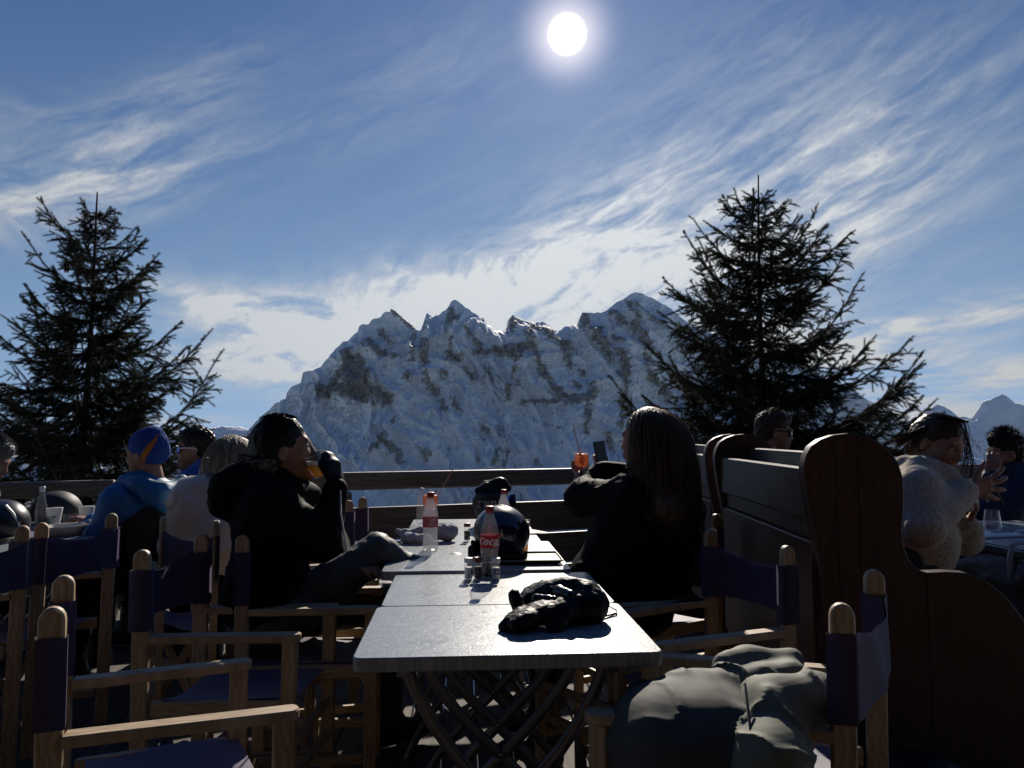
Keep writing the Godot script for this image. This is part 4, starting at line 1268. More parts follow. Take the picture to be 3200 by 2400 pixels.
func shaker(label: String, at: Vector3, fillm: Material, cap: Material, words: String, turn: float, h := 0.072) -> void:
	var t := thing("seasoning_shaker", label, "shaker", at, "salt and pepper shakers")
	var b := MB.new(); b.lathe([[0.0, 0.001], [0.0135, 0.0], [0.0145, 0.002], [0.0145, h - 0.012]], 24, Transform3D())
	part("jar", b, mats.clear, t)
	b = MB.new(); b.lathe([[0.0, 0.003], [0.0132, 0.003], [0.0132, h * 0.55], [0.0, h * 0.55]], 20, Transform3D())
	part("contents", b, fillm, t)
	b = MB.new(); b.lathe([[0.0149, h - 0.016], [0.0152, h - 0.014], [0.0152, h - 0.001], [0.0135, h], [0.0, h]], 24, Transform3D())
	part("cap", b, cap, t)
	ring_label(t, "label", Vector3.ZERO, 0.0147, 0.0147, 0.018, 0.036, mats.dark_print, turn - 1.1, turn + 1.1)
	if words: lettering(words, 0.010, 0.0149, Vector3(0, 0.0275, 0), turn + 0.25, mats.white_print, t, "Droid Sans", 0.0, false, 700)
	b = MB.new(); b.lathe([[0.0038, -0.0002], [0.0052, -0.0002], [0.0052, 0.0003], [0.0038, 0.0003]], 16, Transform3D(Basis(Vector3.UP, turn - 0.55) * Basis(Vector3.RIGHT, PI / 2), Vector3(sin(turn - 0.55) * 0.0149, 0.026, cos(turn - 0.55) * 0.0149)))
	part("emblem", b, mats.white_print, t)

func tumbler_shape(prof: Array) -> MB:
	var b := MB.new(); b.lathe(prof, 32, Transform3D())
	return b

func cup_of_beer(label: String, xf: Transform3D, r0: float, r1: float, h: float, fill: float) -> Node3D:
	var t := thing("beer_cup", label, "cup", Vector3.ZERO, "clear plastic cups of beer")
	t.transform = xf
	part("cup_wall", tumbler_shape([[0.0, 0.002], [r0, 0.0], [r0 + 0.001, 0.004], [r1, h], [r1 + 0.0015, h + 0.001], [r1 + 0.0012, h - 0.003]]), mats.clear, t)
	# the drink lies level whatever way the cup leans
	var up := xf.basis.inverse() * Vector3.UP
	up = up.normalized()
	for q in 2:
		var hi := fill if q == 0 else minf(fill + 0.016, h)
		var lowv := 0.003 if q == 0 else fill + 0.0006
		var rows := []
		for j in 8:
			var row := PackedVector3Array()
			for i in 32:
				var a := TAU * i / 32.0
				var dv := Vector3(cos(a), 0, sin(a))
				var ends := []
				for lv in [lowv, hi]:
					# height along the wall where the level plane through (0, lv, 0) meets it
					var y: float = lv
					for it in 6: y = lv - (dv.x * up.x + dv.z * up.z) / up.y * (lerpf(r0, r1, y / h) - 0.0012)
					ends.append(clampf(y if not (q == 0 and lv == lowv) else lowv, 0.003, h))
				var yy := lerpf(ends[0], ends[1], j / 7.0)
				row.append(dv * (lerpf(r0, r1, yy / h) - 0.0012) + Vector3(0, yy, 0))
			rows.append(row)
		var b := MB.new(); b.grid(rows, true, true)
		part("beer" if q == 0 else "foam", b, mats.beer if q == 0 else mats.foam, t)
	return t

func spritz_glass(label: String, at: Vector3, s: float, stem: bool, straw_to: Vector3) -> Node3D:
	var t := thing("spritz_glass", label, "glass", at, "orange spritz drinks")
	var y0 := 0.075 * s if stem else 0.0
	var prof := [[0.0, y0 + 0.003], [0.020 * s, y0], [0.034 * s, y0 + 0.010 * s], [0.041 * s, y0 + 0.030 * s], [0.043 * s, y0 + 0.050 * s], [0.040 * s, y0 + 0.080 * s], [0.036 * s, y0 + 0.105 * s]]
	if stem: prof = [[0.0, 0.001], [0.034 * s, 0.0], [0.033 * s, 0.003], [0.006 * s, 0.008], [0.0045 * s, 0.03 * s], [0.005 * s, 0.065 * s]] + prof.slice(1)
	part("glass_wall", tumbler_shape(prof), mats.tumbler, t)
	var lp := [[0.0, y0 + 0.005]]
	for p in [[0.018, 0.004], [0.032, 0.012], [0.0392, 0.030], [0.0412, 0.050], [0.0392, 0.072], [0.0385, 0.078]]: lp.append([p[0] * s, y0 + p[1] * s])
	lp.append([0.0, y0 + 0.078 * s])
	part("drink", tumbler_shape(lp), mats.spritz, t)
	var rng := RandomNumberGenerator.new(); rng.seed = 31
	for i in 5:
		var b := MB.new()
		var c := Vector3(rng.randf_range(-0.016, 0.016) * s, y0 + (0.045 + 0.012 * i * 0.8) * s, rng.randf_range(-0.016, 0.016) * s)
		var bs := Basis.from_euler(Vector3(rng.randf() * 3.0, rng.randf() * 3.0, 0))
		b.beam(c - bs.y * 0.009 * s, c + bs.y * 0.009 * s, bs.x, 0.018 * s, 0.018 * s, 0.004)
		part("ice_cube", b, mats.ice, t)
	var b2 := MB.new(); b2.tube(PackedVector3Array([Vector3(0.008, y0 + 0.02 * s, 0.0), Vector3(0.008, y0 + 0.02 * s, 0).lerp(straw_to, 0.5), straw_to]), 0.0024, 8)
	part("straw", b2, mats.straw, t)
	return t

func helmet_shell(ce: Vector3, r: Vector3, b: Basis, open_dir: Vector3, open: float) -> MB:
	# a domed shell whose rim is cut where it faces open_dir
	var m := MB.new()
	var rows := []
	var q := Quaternion(Vector3.DOWN, open_dir.normalized())
	for j in 15:
		var th := lerpf(0.02, PI * open, j / 14.0)
		var row := PackedVector3Array()
		for i in 36:
			var a := TAU * i / 36.0
			var d := Vector3(sin(th) * cos(a), cos(th), sin(th) * sin(a))
			d = Basis(q) * d
			row.append(ce + b * (d * r))
		rows.append(row)
	for j in range(14, -1, -3):
		var row := PackedVector3Array()
		for p in rows[j]: row.append(ce + (p - ce) * 0.88)
		rows.append(row)
	m.grid(rows, true)
	return m

# long soft creases: ridges across dir, wavering
func crease(arr: Array, amount: float, dir: Vector3, freq: float, seed_: int) -> Array:
	var no := noise(seed_, 4.0, 2)
	var d := dir.normalized()
	for i in arr[0].size():
		var p: Vector3 = arr[0][i]
		var w := no.get_noise_3dv(p)
		var ph := p.dot(d) * freq + w * 5.0
		var rg := pow(1.0 - absf(sin(ph)), 2.2) - 0.3
		var on := clampf(0.45 + 1.3 * no.get_noise_3d(p.x * 0.7 + 5.0, p.y * 0.7, p.z * 0.7), 0.0, 1.0)
		arr[0][i] = p + arr[1][i] * amount * (rg * on + 0.8 * no.get_noise_3d(p.x, p.y + 9.0, p.z))
	arr[1] = normals_of(arr[0], arr[2])
	return arr

func make_objects() -> void:
	object_materials()
	# middle of the long table
	cola_bottle("nearly empty cola bottle with full red label and cap among the shakers", Vector3(0.102, 0.7403, -2.567), 0.240, mats.pet, 0.046, mats.label_red, "Coca-Cola", 1.12)
	cola_bottle("misted empty plastic bottle with half red label beside the grey cloth", Vector3(-0.126, 0.7503, -3.076), 0.240, mats.misted, 0.0, mats.label_pink, "cola", 0.35)
	cola_bottle("red capped misted bottle standing behind the visor helmet", Vector3(0.207, 0.7463, -3.50), 0.222, mats.misted, 0.0, null, "", 0.0)
	shaker("salt shaker at the outer side of the pepper, label turned away", Vector3(0.028, 0.7403, -2.505), mats.salt, mats.white_plastic, "", 1.75)
	shaker("pepper shaker with maroon cap between two white salt shakers", Vector3(0.061, 0.7403, -2.515), mats.pepper, mats.cap_maroon, "", 0.2)
	shaker("salt shaker with readable dark Sel label before the cola bottle", Vector3(0.121, 0.7403, -2.495), mats.salt, mats.white_plastic, "Sel", 0.3)
	shaker("lone pepper shaker with maroon cap behind the bottle and helmet", Vector3(0.030, 0.7503, -3.344), mats.pepper, mats.cap_maroon, "", 0.1, 0.078)
	# water bottle and spritz at the far end
	var t := thing("water_bottle", "small clear ribbed water bottle behind the orange spritz", "bottle", Vector3(-0.215, 0.7463, -4.03))
	var pr := [[0.0, 0.002], [0.028, 0.0]]
	for i in 14: pr.append([0.030 if i % 2 == 0 else 0.028, 0.006 + i * 0.009])
	pr += [[0.028, 0.135], [0.018, 0.165], [0.0125, 0.175], [0.0125, 0.186]]
	part("bottle_wall", tumbler_shape(pr), mats.pet, t)
	part("cap", tumbler_shape([[0.0145, 0.178], [0.0145, 0.192], [0.0, 0.193]]), mats.white_plastic, t)
	spritz_glass("stemmed glass of orange spritz with a pink straw on the far table", Vector3(-0.165, 0.7463, -4.00), 1.02, true, Vector3(0.125, 0.30, 0.0))
	# grey cloth bundle
	var gc := field([["c", Vector3(-0.245, 0.775, -3.31), Vector3(-0.16, 0.785, -3.33), 0.026, 0.032], ["c", Vector3(-0.16, 0.785, -3.34), Vector3(-0.05, 0.79, -3.36), 0.034, 0.036], ["c", Vector3(-0.24, 0.772, -3.27), Vector3(-0.19, 0.772, -3.25), 0.019, 0.018], ["c", Vector3(-0.20, 0.77, -3.27), Vector3(-0.14, 0.772, -3.26), 0.016, 0.018], ["c", Vector3(-0.285, 0.80, -3.33), Vector3(-0.23, 0.78, -3.31), 0.010, 0.016], ["e", Vector3(-0.06, 0.786, -3.34), Vector3(0.04, 0.034, 0.05), Basis()]], 0.006, 0.010, 0.010, 20.0)
	single("cloth_bundle", mb_of(gc), mats.grey_cloth, "crumpled pale grey scarf bundled behind the misted half label bottle", "scarf")
	# helmet with visor, on the tray table
	t = thing("visor_helmet", "black ski helmet with a glossy blue visor facing the camera", "helmet", Vector3(0.160, 0.7503, -2.90))
	var hb := Basis.from_euler(Vector3(0.0, 0.25, 0.0))
	part("shell", helmet_shell(Vector3(0, 0.098, 0), Vector3(0.108, 0.103, 0.128), hb, Vector3(0, -1, 0.05), 0.80), mats.helmet_shell, t)
	var vr := []
	for j in 15:
		var row := PackedVector3Array()
		var el := lerpf(-0.80, 0.62, j / 14.0)
		var wd := 1.05 - 0.5 * pow(absf(j / 14.0 - 0.55) * 1.7, 3.0)
		for i in 31:
			var a := lerpf(-wd, wd, i / 30.0)
			row.append(Vector3(0, 0.096, 0) + hb * (Vector3(sin(a) * cos(el) * 0.113, sin(el) * 0.107, cos(a) * cos(el) * 0.136)))
		vr.append(row)
	var vb := MB.new(); vb.grid(vr)
	part("visor", vb, mats.visor, t)
	var rim := MB.new()
	var rp := PackedVector3Array()
	for i in 37: rp.append(hb * Vector3(sin(TAU * i / 36.0) * 0.084, 0.012, cos(TAU * i / 36.0) * 0.10))
	rim.tube(rp, 0.012, 8); part("edge_trim", rim, mats.rubber, t)
	var strap := field([["c", Vector3(-0.09, 0.03, 0.02), Vector3(-0.115, 0.035, 0.04), 0.018, 0.014], ["c", Vector3(-0.115, 0.035, 0.04), Vector3(-0.118, 0.012, 0.05), 0.013, 0.011], ["c", Vector3(-0.10, 0.05, 0.0), Vector3(-0.112, 0.06, 0.02), 0.010, 0.009], ["c", Vector3(-0.118, 0.012, 0.05), Vector3(-0.08, 0.008, 0.07), 0.010, 0.008]], 0.005, 0.005)
	part("strap", mb_of(strap), mats.rubber, t)
	var vent := MB.new(); vent.lathe([[0.0, 0.0], [0.010, 0.0], [0.012, 0.002], [0.009, 0.003], [0.0, 0.001]], 16, Transform3D(Basis(), Vector3(0.005, 0.2, 0.01)), Vector2(1.3, 0.6))
	part("vent", vent, mats.rubber, t)
	# tray under it
	t = thing("serving_tray", "dark metal serving tray under the visor helmet", "tray", Vector3(0.255, 0.7503, -2.80))
	var to := [Vector2(-0.155, -0.10), Vector2(0.125, -0.10), Vector2(0.125, 0.105), Vector2(-0.155, 0.105)]
	var tm := MB.new()
	var ins := []; var flr := []
	for q in to: ins.append(Vector3(q.x, 0.016, q.y)); flr.append(Vector3(q.x * 0.88, 0.002, q.y * 0.86))
	for i in 4:
		var j := (i + 1) % 4
		tm.quad(ins[i], ins[j], flr[j], flr[i], Vector3.UP)
		tm.beam(ins[i], ins[j], Vector3.UP, 0.005, 0.006, 0.0015)
	tm.quad(flr[0], flr[1], flr[2], flr[3], Vector3.UP)
	part("tray_base", tm, mats.tray_metal, t)
	t = thing("paper_cup", "plain white paper cup just behind the visor helmet", "cup", Vector3(0.262, 0.7503, -3.24))
	part("cup_wall", tumbler_shape([[0.0, 0.003], [0.026, 0.0], [0.0365, 0.100], [0.0385, 0.101], [0.0375, 0.097], [0.027, 0.004]]), mats.paper, t)
	cup_of_beer("tall plastic cup of yellow beer beside the visor helmet", Transform3D(Basis(), Vector3(0.252, 0.7503, -3.02)), 0.027, 0.036, 0.128, 0.104)
	var nb := MB.new()
	for q in 3: nb.beam(Vector3(0.28 + q * 0.02, 0.7475 + q * 0.0022, -3.62 - q * 0.03), Vector3(0.36 + q * 0.015, 0.7475 + q * 0.0022, -3.56), Vector3(0.5, 0, 0.8), 0.09, 0.0018, 0.0006)
	single("napkin", nb, mats.paper, "small stack of white paper napkins at the table edge behind the beer", "napkin")
	# upturned helmet with goggles round it
	t = thing("upturned_helmet", "black helmet lying upside down with goggles strapped round it", "helmet", Vector3(0.165, 0.7463, -3.92))
	part("shell", helmet_shell(Vector3(0, 0.115, 0), Vector3(0.098, 0.115, 0.115), Basis(), Vector3(0, 1, 0.1), 0.72), mats.helmet_matte, t)
	var pad := field([["c", Vector3(-0.03, 0.215, 0.0), Vector3(0.05, 0.225, 0.02), 0.026, 0.030], ["c", Vector3(0.05, 0.225, 0.02), Vector3(0.085, 0.20, 0.03), 0.026, 0.022], ["c", Vector3(-0.07, 0.185, 0.03), Vector3(-0.03, 0.21, 0.04), 0.02, 0.018], ["e", Vector3(0, 0.18, 0), Vector3(0.075, 0.04, 0.08), Basis()]], 0.007, 0.009, 0.005, 20.0)
	part("lining", mb_of(pad), mats.glove_cloth, t)
	var sr := []
	for j in 4:
		var row := PackedVector3Array()
		for i in 49:
			var a := TAU * i / 48.0
			row.append(Vector3(sin(a) * (0.101 + 0.002 * sin(j * PI / 3.0)), 0.098 + j * 0.0155, cos(a) * 0.119))
		sr.append(row)
	var sb := MB.new(); sb.grid(sr); part("goggle_strap", sb, mats.rubber, t)
	lettering("DR.Z", 0.038, 0.1195, Vector3(0, 0.122, 0.0), -0.28, mats.grey_print, t, "Droid Sans", 0.0, true, 700)
	var gl := []
	for j in 9:
		var row := PackedVector3Array()
		for i in 17:
			var a := lerpf(0.55, 1.75, i / 16.0)
			var e := lerpf(-1.0, 1.0, j / 8.0)
			var hh := 0.042 * pow(maxf(0.02, 1.0 - pow(absf((i - 8) / 8.4), 3.0)), 0.5)
			row.append(Vector3(sin(a) * (0.128 + 0.006 * (1.0 - e * e)), 0.128 + e * hh, cos(a) * (0.138 + 0.006 * (1.0 - e * e))))
		gl.append(row)
	var gb := MB.new(); gb.grid(gl); part("goggle_lens", gb, mats.mirror_blue, t)
	# gloves in front
	t = thing("ski_gloves", "pair of black ski gloves heaped on the nearest tabletop", "gloves", Vector3(0.0, 0.0, 0.0))
	var ga := hand_prims(Vector3(0.285, 0.776, -1.905), Vector3(-1.0, -0.02, 0.22), Vector3(0.1, -1.0, 0.0), 1.0, [0.10, 0.16, 0.22, 0.30, 0.35], 0.55, 1.0, 0.0085)
	ga.append_array([["c", Vector3(0.29, 0.777, -1.905), Vector3(0.345, 0.780, -1.925), 0.036, 0.043], ["c", Vector3(0.345, 0.780, -1.925), Vector3(0.352, 0.782, -1.93), 0.043, 0.040], ["e", Vector3(0.235, 0.773, -1.89), Vector3(0.055, 0.026, 0.042), Basis()]])
	ga.append_array(hand_prims(Vector3(0.295, 0.806, -1.975), Vector3(-0.75, -0.10, -0.55), Vector3(0.0, -0.9, -0.3), -1.0, [0.30, 0.34, 0.30, 0.26, 0.2], 0.40, 1.0, 0.0085))
	ga.append_array([["c", Vector3(0.30, 0.808, -1.97), Vector3(0.345, 0.790, -1.985), 0.038, 0.044], ["e", Vector3(0.265, 0.800, -1.995), Vector3(0.05, 0.036, 0.05), Basis()], ["c", Vector3(0.155, 0.770, -1.96), Vector3(0.145, 0.800, -1.975), 0.019, 0.017]])
	var gv := field(ga, 0.0045, 0.006, 0.004, 26.0)
	part("glove", mb_of(gv), mats.glove_cloth, t)
	var gw := field([["c", Vector3(0.262, 0.815, -1.945), Vector3(0.287, 0.812, -1.905), 0.017, 0.015], ["c", Vector3(0.30, 0.825, -2.01), Vector3(0.34, 0.80, -2.0), 0.014, 0.013], ["c", Vector3(0.20, 0.80, -1.93), Vector3(0.245, 0.803, -1.90), 0.012, 0.010]], 0.004, 0.005, 0.002, 40.0)
	part("palm_patch", mb_of(gw), mats.glove_patch, t)
	var lp := MB.new(); lp.tube(PackedVector3Array([Vector3(0.352, 0.775, -1.985), Vector3(0.375, 0.783, -1.99), Vector3(0.40, 0.765, -2.0), Vector3(0.432, 0.746, -2.01), Vector3(0.425, 0.745, -1.985), Vector3(0.39, 0.745, -1.955), Vector3(0.35, 0.755, -1.93)]), 0.0035, 6, 0.5)
	part("wrist_loop", lp, mats.rubber, t)
	# ---------------- table by the blue hat
	t = thing("terrace_table", "grey laminate table with white bowls, cups and round helmets", "table", Vector3.ZERO)
	part("tabletop", slab(-2.12, -2.95, -4.50, 0.72, 0.745), mats.laminate, t)
	table_legs(t, -2.12, -2.95, -4.50, 0.745)
	t = thing("black_helmet", "round black helmet nearest the white bowl at the picture edge", "helmet", Vector3(-2.13, 0.7453, -3.55))
	part("shell", helmet_shell(Vector3(0, 0.075, 0), Vector3(0.115, 0.112, 0.135), Basis.from_euler(Vector3(0, 0.9, 0)), Vector3(0.1, -1, 0), 0.66), mats.helmet_shell, t)
	var hr := MB.new(); hr.tube(PackedVector3Array([Vector3(0.06, 0.165, 0.07), Vector3(0.095, 0.13, 0.075), Vector3(0.115, 0.08, 0.06), Vector3(0.12, 0.03, 0.04)]), 0.009, 8, 0.5)
	part("trim", hr, mats.white_plastic, t)
	t = thing("black_helmet", "second round helmet behind the clear glass bottle", "helmet", Vector3(-2.24, 0.7453, -4.22))
	part("shell", helmet_shell(Vector3(0, 0.06, 0), Vector3(0.125, 0.115, 0.135), Basis(), Vector3(0, -1, 0), 0.62), mats.helmet_matte, t)
	t = thing("glass_bottle", "clear slim glass bottle with a little dark drink beside white cups", "bottle", Vector3(-2.20, 0.7453, -4.00))
	part("bottle_wall", tumbler_shape([[0.0, 0.002], [0.027, 0.0], [0.029, 0.006], [0.029, 0.09], [0.026, 0.115], [0.018, 0.145], [0.0125, 0.17], [0.0115, 0.20], [0.013, 0.203], [0.013, 0.212]]), mats.clear, t)
	part("drink", tumbler_shape([[0.0, 0.004], [0.0275, 0.004], [0.0275, 0.045], [0.0, 0.045]]), mats.cola, t)
	part("neck_foil", tumbler_shape([[0.0122, 0.186], [0.0122, 0.196], [0.0135, 0.203], [0.0135, 0.213], [0.0, 0.214]]), mats.white_plastic, t)
	var wall := [[0.0, 0.003], [0.026, 0.0], [0.038, 0.096], [0.040, 0.097], [0.039, 0.093], [0.027, 0.004]]
	t = thing("paper_cup", "white printed paper cup touching the clear glass bottle", "cup", Vector3(-2.16, 0.7453, -4.05))
	part("cup_wall", tumbler_shape(wall), mats.paper, t)
	ring_label(t, "print", Vector3.ZERO, 0.0345, 0.0352, 0.050, 0.056, mats.dark_print, 0.2, 0.75)
	ring_label(t, "print", Vector3.ZERO, 0.0333, 0.0337, 0.040, 0.043, mats.dark_print, 0.38, 0.56)
	ring_label(t, "print", Vector3.ZERO, 0.0305, 0.0305, 0.019, 0.0198, mats.dark_print, 0.2, 0.75)
	t = thing("paper_cup", "white paper cup in half shade between round helmet and black gloves", "cup", Vector3(-2.03, 0.7453, -4.12))
	part("cup_wall", tumbler_shape(wall), mats.paper, t)
	t = thing("drinking_glass", "low clear tumbler behind the wide white bowl", "glass", Vector3(-2.06, 0.7453, -4.02))
	part("glass_wall", tumbler_shape([[0.0, 0.006], [0.030, 0.0], [0.034, 0.065], [0.033, 0.066]]), mats.tumbler, t)
	t = thing("food_bowl", "wide white card bowl behind the canvas chair back", "bowl", Vector3(-1.918, 0.7453, -3.70))
	part("bowl_wall", tumbler_shape([[0.0, 0.003], [0.068, 0.0], [0.098, 0.046], [0.101, 0.047], [0.098, 0.043], [0.066, 0.005], [0.0, 0.006]]), mats.bowl_card, t)
	t = thing("food_bowl", "smaller white bowl holding a blue fork beside the blue jacket", "bowl", Vector3(-1.79, 0.7453, -3.82))
	part("bowl_wall", tumbler_shape([[0.0, 0.003], [0.05, 0.0], [0.072, 0.06], [0.074, 0.061], [0.071, 0.057], [0.048, 0.005], [0.0, 0.006]]), mats.bowl_card, t)
	var fk := MB.new(); fk.beam(Vector3(-1.93, 0.785, -3.72), Vector3(-1.81, 0.815, -3.80), Vector3.UP, 0.004, 0.014, 0.001)
	single("fork", fk, mats.blue_plastic, "blue plastic fork leaning between the two white bowls", "fork")
	var dg := field([["c", Vector3(-1.93, 0.79, -4.25), Vector3(-1.86, 0.85, -4.22), 0.045, 0.035], ["c", Vector3(-1.86, 0.85, -4.22), Vector3(-1.83, 0.80, -4.15), 0.034, 0.03], ["c", Vector3(-1.95, 0.775, -4.2), Vector3(-1.84, 0.775, -4.18), 0.032, 0.03], ["c", Vector3(-1.89, 0.86, -4.24), Vector3(-1.91, 0.80, -4.18), 0.022, 0.022]], 0.008, 0.010, 0.005, 20.0)
	single("ski_gloves", mb_of(dg), mats.glove_cloth, "black gloves heaped beside the blue jacket in front of the railing", "gloves")
	# ---------------- table by the pale fleece
	t = thing("terrace_table", "grey table edge laid with glasses and napkins beside the pale fleece", "table", Vector3.ZERO)
	part("tabletop", slab(2.78, -2.86, -3.95, 0.80, 0.745), mats.laminate, t)
	var tr := MB.new(); tr.beam(Vector3(2.375, 0.722, -2.87), Vector3(2.375, 0.722, -3.94), Vector3.UP, 0.03, 0.006, 0.002); part("edge_band", tr, mats.steel, t)
	table_legs(t, 2.78, -2.86, -3.95, 0.745)
	t = thing("drinking_glass", "angular clear wine tumbler standing on the table edge", "glass", Vector3(2.62, 0.7453, -3.43))
	part("glass_wall", tumbler_shape([[0.0, 0.010], [0.022, 0.004], [0.026, 0.0], [0.028, 0.002], [0.041, 0.035], [0.0415, 0.040], [0.031, 0.115], [0.0305, 0.115], [0.040, 0.040], [0.026, 0.008]]), mats.tumbler, t)
	t = thing("drinking_glass", "clear tumbler half hidden by the fleece sleeve", "glass", Vector3(2.47, 0.7453, -3.52))
	part("glass_wall", tumbler_shape([[0.0, 0.010], [0.022, 0.004], [0.026, 0.0], [0.041, 0.035], [0.0415, 0.040], [0.031, 0.115], [0.0305, 0.115], [0.040, 0.040], [0.026, 0.008]]), mats.tumbler, t)
	var nk := MB.new(); nk.beam(Vector3(2.42, 0.752, -3.30), Vector3(2.75, 0.752, -3.36), Vector3.UP, 0.012, 0.10, 0.004)
	single("folded_napkin", nk, mats.paper, "folded white napkin under the cutlery before the wine tumbler", "napkin")
	var cu := MB.new(); cu.tube(PackedVector3Array([Vector3(2.56, 0.762, -3.36), Vector3(2.66, 0.766, -3.34)]), 0.003, 6); cu.ball(Vector3(2.70, 0.768, -3.33), Vector3(0.036, 0.006, 0.02))
	single("spoon", cu, mats.steel, "bright spoon lying on the folded white napkin", "spoon")
	var bk := MB.new(); bk.beam(Vector3(2.56, 0.756, -3.66), Vector3(2.78, 0.756, -3.68), Vector3.UP, 0.020, 0.14, 0.002)
	single("menu_book", bk, mats.red_card, "dark red menu book lying behind the wine tumbler", "menu")
	var sp := MB.new(); sp.ball(Vector3(2.56, 0.772, -3.55), Vector3(0.05, 0.012, 0.02), Basis.from_euler(Vector3(0, 0.2, -0.25)))
	single("green_leaf_garnish", sp, mats.leaf_green, "yellow green garnish poking from behind the raised hand", "garnish")
	var rp2 := MB.new()
	rp2.tube(PackedVector3Array([Vector3(2.56, 0.756, -3.04), Vector3(2.46, 0.762, -3.0), Vector3(2.38, 0.770, -2.97), Vector3(2.335, 0.758, -2.95), Vector3(2.315, 0.70, -2.94), Vector3(2.305, 0.60, -2.93), Vector3(2.31, 0.48, -2.93)]), 0.011, 10, 0.8)
	single("rope_leash", rp2, mats.grey_cloth, "grey rope leash draped over the edge of the laid table", "leash")
	t = thing("hanging_bag", "dark grey cloth bag hanging under the edge of the laid table", "bag", Vector3.ZERO)
	var bg := field([["e", Vector3(2.42, 0.50, -3.05), Vector3(0.14, 0.20, 0.32), Basis()], ["c", Vector3(2.34, 0.62, -3.2), Vector3(2.36, 0.60, -2.85), 0.06, 0.07]], 0.02, 0.02, 0.03, 9.0)
	part("bag_body", mb_of(bg), mats.bag_cloth, t)
	var bs := MB.new(); bs.tube(PackedVector3Array([Vector3(2.30, 0.55, -2.80), Vector3(2.29, 0.68, -2.82), Vector3(2.31, 0.715, -2.86), Vector3(2.33, 0.70, -2.92), Vector3(2.31, 0.56, -2.94)]), 0.007, 6, 0.5)
	part("bag_strap", bs, mats.rubber, t)
	# ---------------- olive jacket over the chair, clothes on the floor
	t = thing("olive_jacket", "olive grey ski jacket heaped over the chair seat and armrest", "jacket", Vector3.ZERO)
	var oj := field([["e", Vector3(0.50, 0.605, -1.60), Vector3(0.165, 0.095, 0.14), Basis.from_euler(Vector3(0, 0.3, 0.22))], ["e", Vector3(0.41, 0.590, -1.58), Vector3(0.085, 0.070, 0.09), Basis()], ["c", Vector3(0.42, 0.57, -1.50), Vector3(0.58, 0.57, -1.48), 0.085, 0.095], ["c", Vector3(0.41, 0.50, -1.47), Vector3(0.56, 0.48, -1.42), 0.06, 0.08], ["c", Vector3(0.45, 0.38, -1.46), Vector3(0.56, 0.34, -1.42), 0.05, 0.06]], 0.009, 0.030)
	part("jacket_body", mb_of(crease(oj, 0.013, Vector3(0.5, 0.15, 0.9), 17.0, 4)), mats.dark_olive_cloth, t)
	var os := field([["c", Vector3(0.655, 0.660, -1.52), Vector3(0.60, 0.59, -1.40), 0.060, 0.066], ["c", Vector3(0.60, 0.59, -1.40), Vector3(0.60, 0.40, -1.36), 0.066, 0.066], ["c", Vector3(0.66, 0.66, -1.52), Vector3(0.76, 0.67, -1.54), 0.056, 0.055]], 0.0075, 0.022)
	part("sleeve", mb_of(crease(os, 0.012, Vector3(0.45, 0.8, 0.4), 21.0, 9)), mats.olive_cloth, t)
	var oh := field([["c", Vector3(0.61, 0.70, -1.68), Vector3(0.70, 0.69, -1.72), 0.030, 0.036], ["c", Vector3(0.70, 0.69, -1.72), Vector3(0.78, 0.70, -1.70), 0.032, 0.030], ["c", Vector3(0.60, 0.66, -1.62), Vector3(0.75, 0.67, -1.64), 0.045, 0.05]], 0.006, 0.014)
	part("hood", mb_of(crease(oh, 0.022, Vector3(0.9, 0.1, 0.3), 30.0, 3)), mats.olive_cloth, t)
	var sm := MB.new()
	sm.tube(PackedVector3Array([Vector3(0.590, 0.715, -1.50), Vector3(0.560, 0.66, -1.40), Vector3(0.545, 0.60, -1.345), Vector3(0.54, 0.50, -1.312), Vector3(0.542, 0.40, -1.303)]), 0.0028, 6)
	part("seam", sm, mats.olive_cloth, t)
	var dl := field([["e", Vector3(1.22, 0.19, -1.85), Vector3(0.20, 0.21, 0.20), Basis()], ["c", Vector3(1.1, 0.2, -1.8), Vector3(1.3, 0.12, -1.7), 0.12, 0.10]], 0.018, 0.03, 0.02, 5.0)
	single("dark_bag", mb_of(dl), mats.glove_cloth, "black soft bag slumped at the foot of the settle end", "bag")
	var wf := field([["c", Vector3(1.27, 0.30, -1.70), Vector3(1.38, 0.24, -1.66), 0.06, 0.07], ["c", Vector3(1.16, 0.25, -1.66), Vector3(1.24, 0.22, -1.62), 0.05, 0.05]], 0.010, 0.012, 0.03, 22.0)
	single("fleece_hat", mb_of(wf), mats.white_fleece, "off white fleece heaped on the black bag by the settle", "fleece")
	# knitted throw on the settle
	var kt := mat("knit_throw", Color.WHITE, 0.95)
	kt.albedo_texture = picture(64, 64, func(x: float, y: float) -> Color:
		var a := sin(x * TAU / 8.0); var b := sin(y * TAU / 8.0)
		return lin(0.02, 0.017, 0.014).lerp(lin(0.20, 0.15, 0.10), clampf(a * b * 1.2 - 0.1, 0.0, 1.0)))
	kt.uv1_triplanar = true; kt.uv1_scale = Vector3(9, 9, 9)
	var kn := field([["c", Vector3(1.55, 0.72, -2.74), Vector3(1.72, 0.735, -2.72), 0.05, 0.055], ["c", Vector3(1.56, 0.62, -2.68), Vector3(1.76, 0.64, -2.68), 0.10, 0.09], ["c", Vector3(1.58, 0.52, -2.62), Vector3(1.74, 0.52, -2.66), 0.08, 0.07]], 0.010, 0.015, 0.03, 14.0, Vector3(0.6, 1.6, 1))
	single("knitted_throw", mb_of(kn), kt, "brown coarse knitted throw piled on the settle beside the pale fleece", "blanket")

# ------------------------------------------------------------------ people
var head_f: Array
var head_m: Array

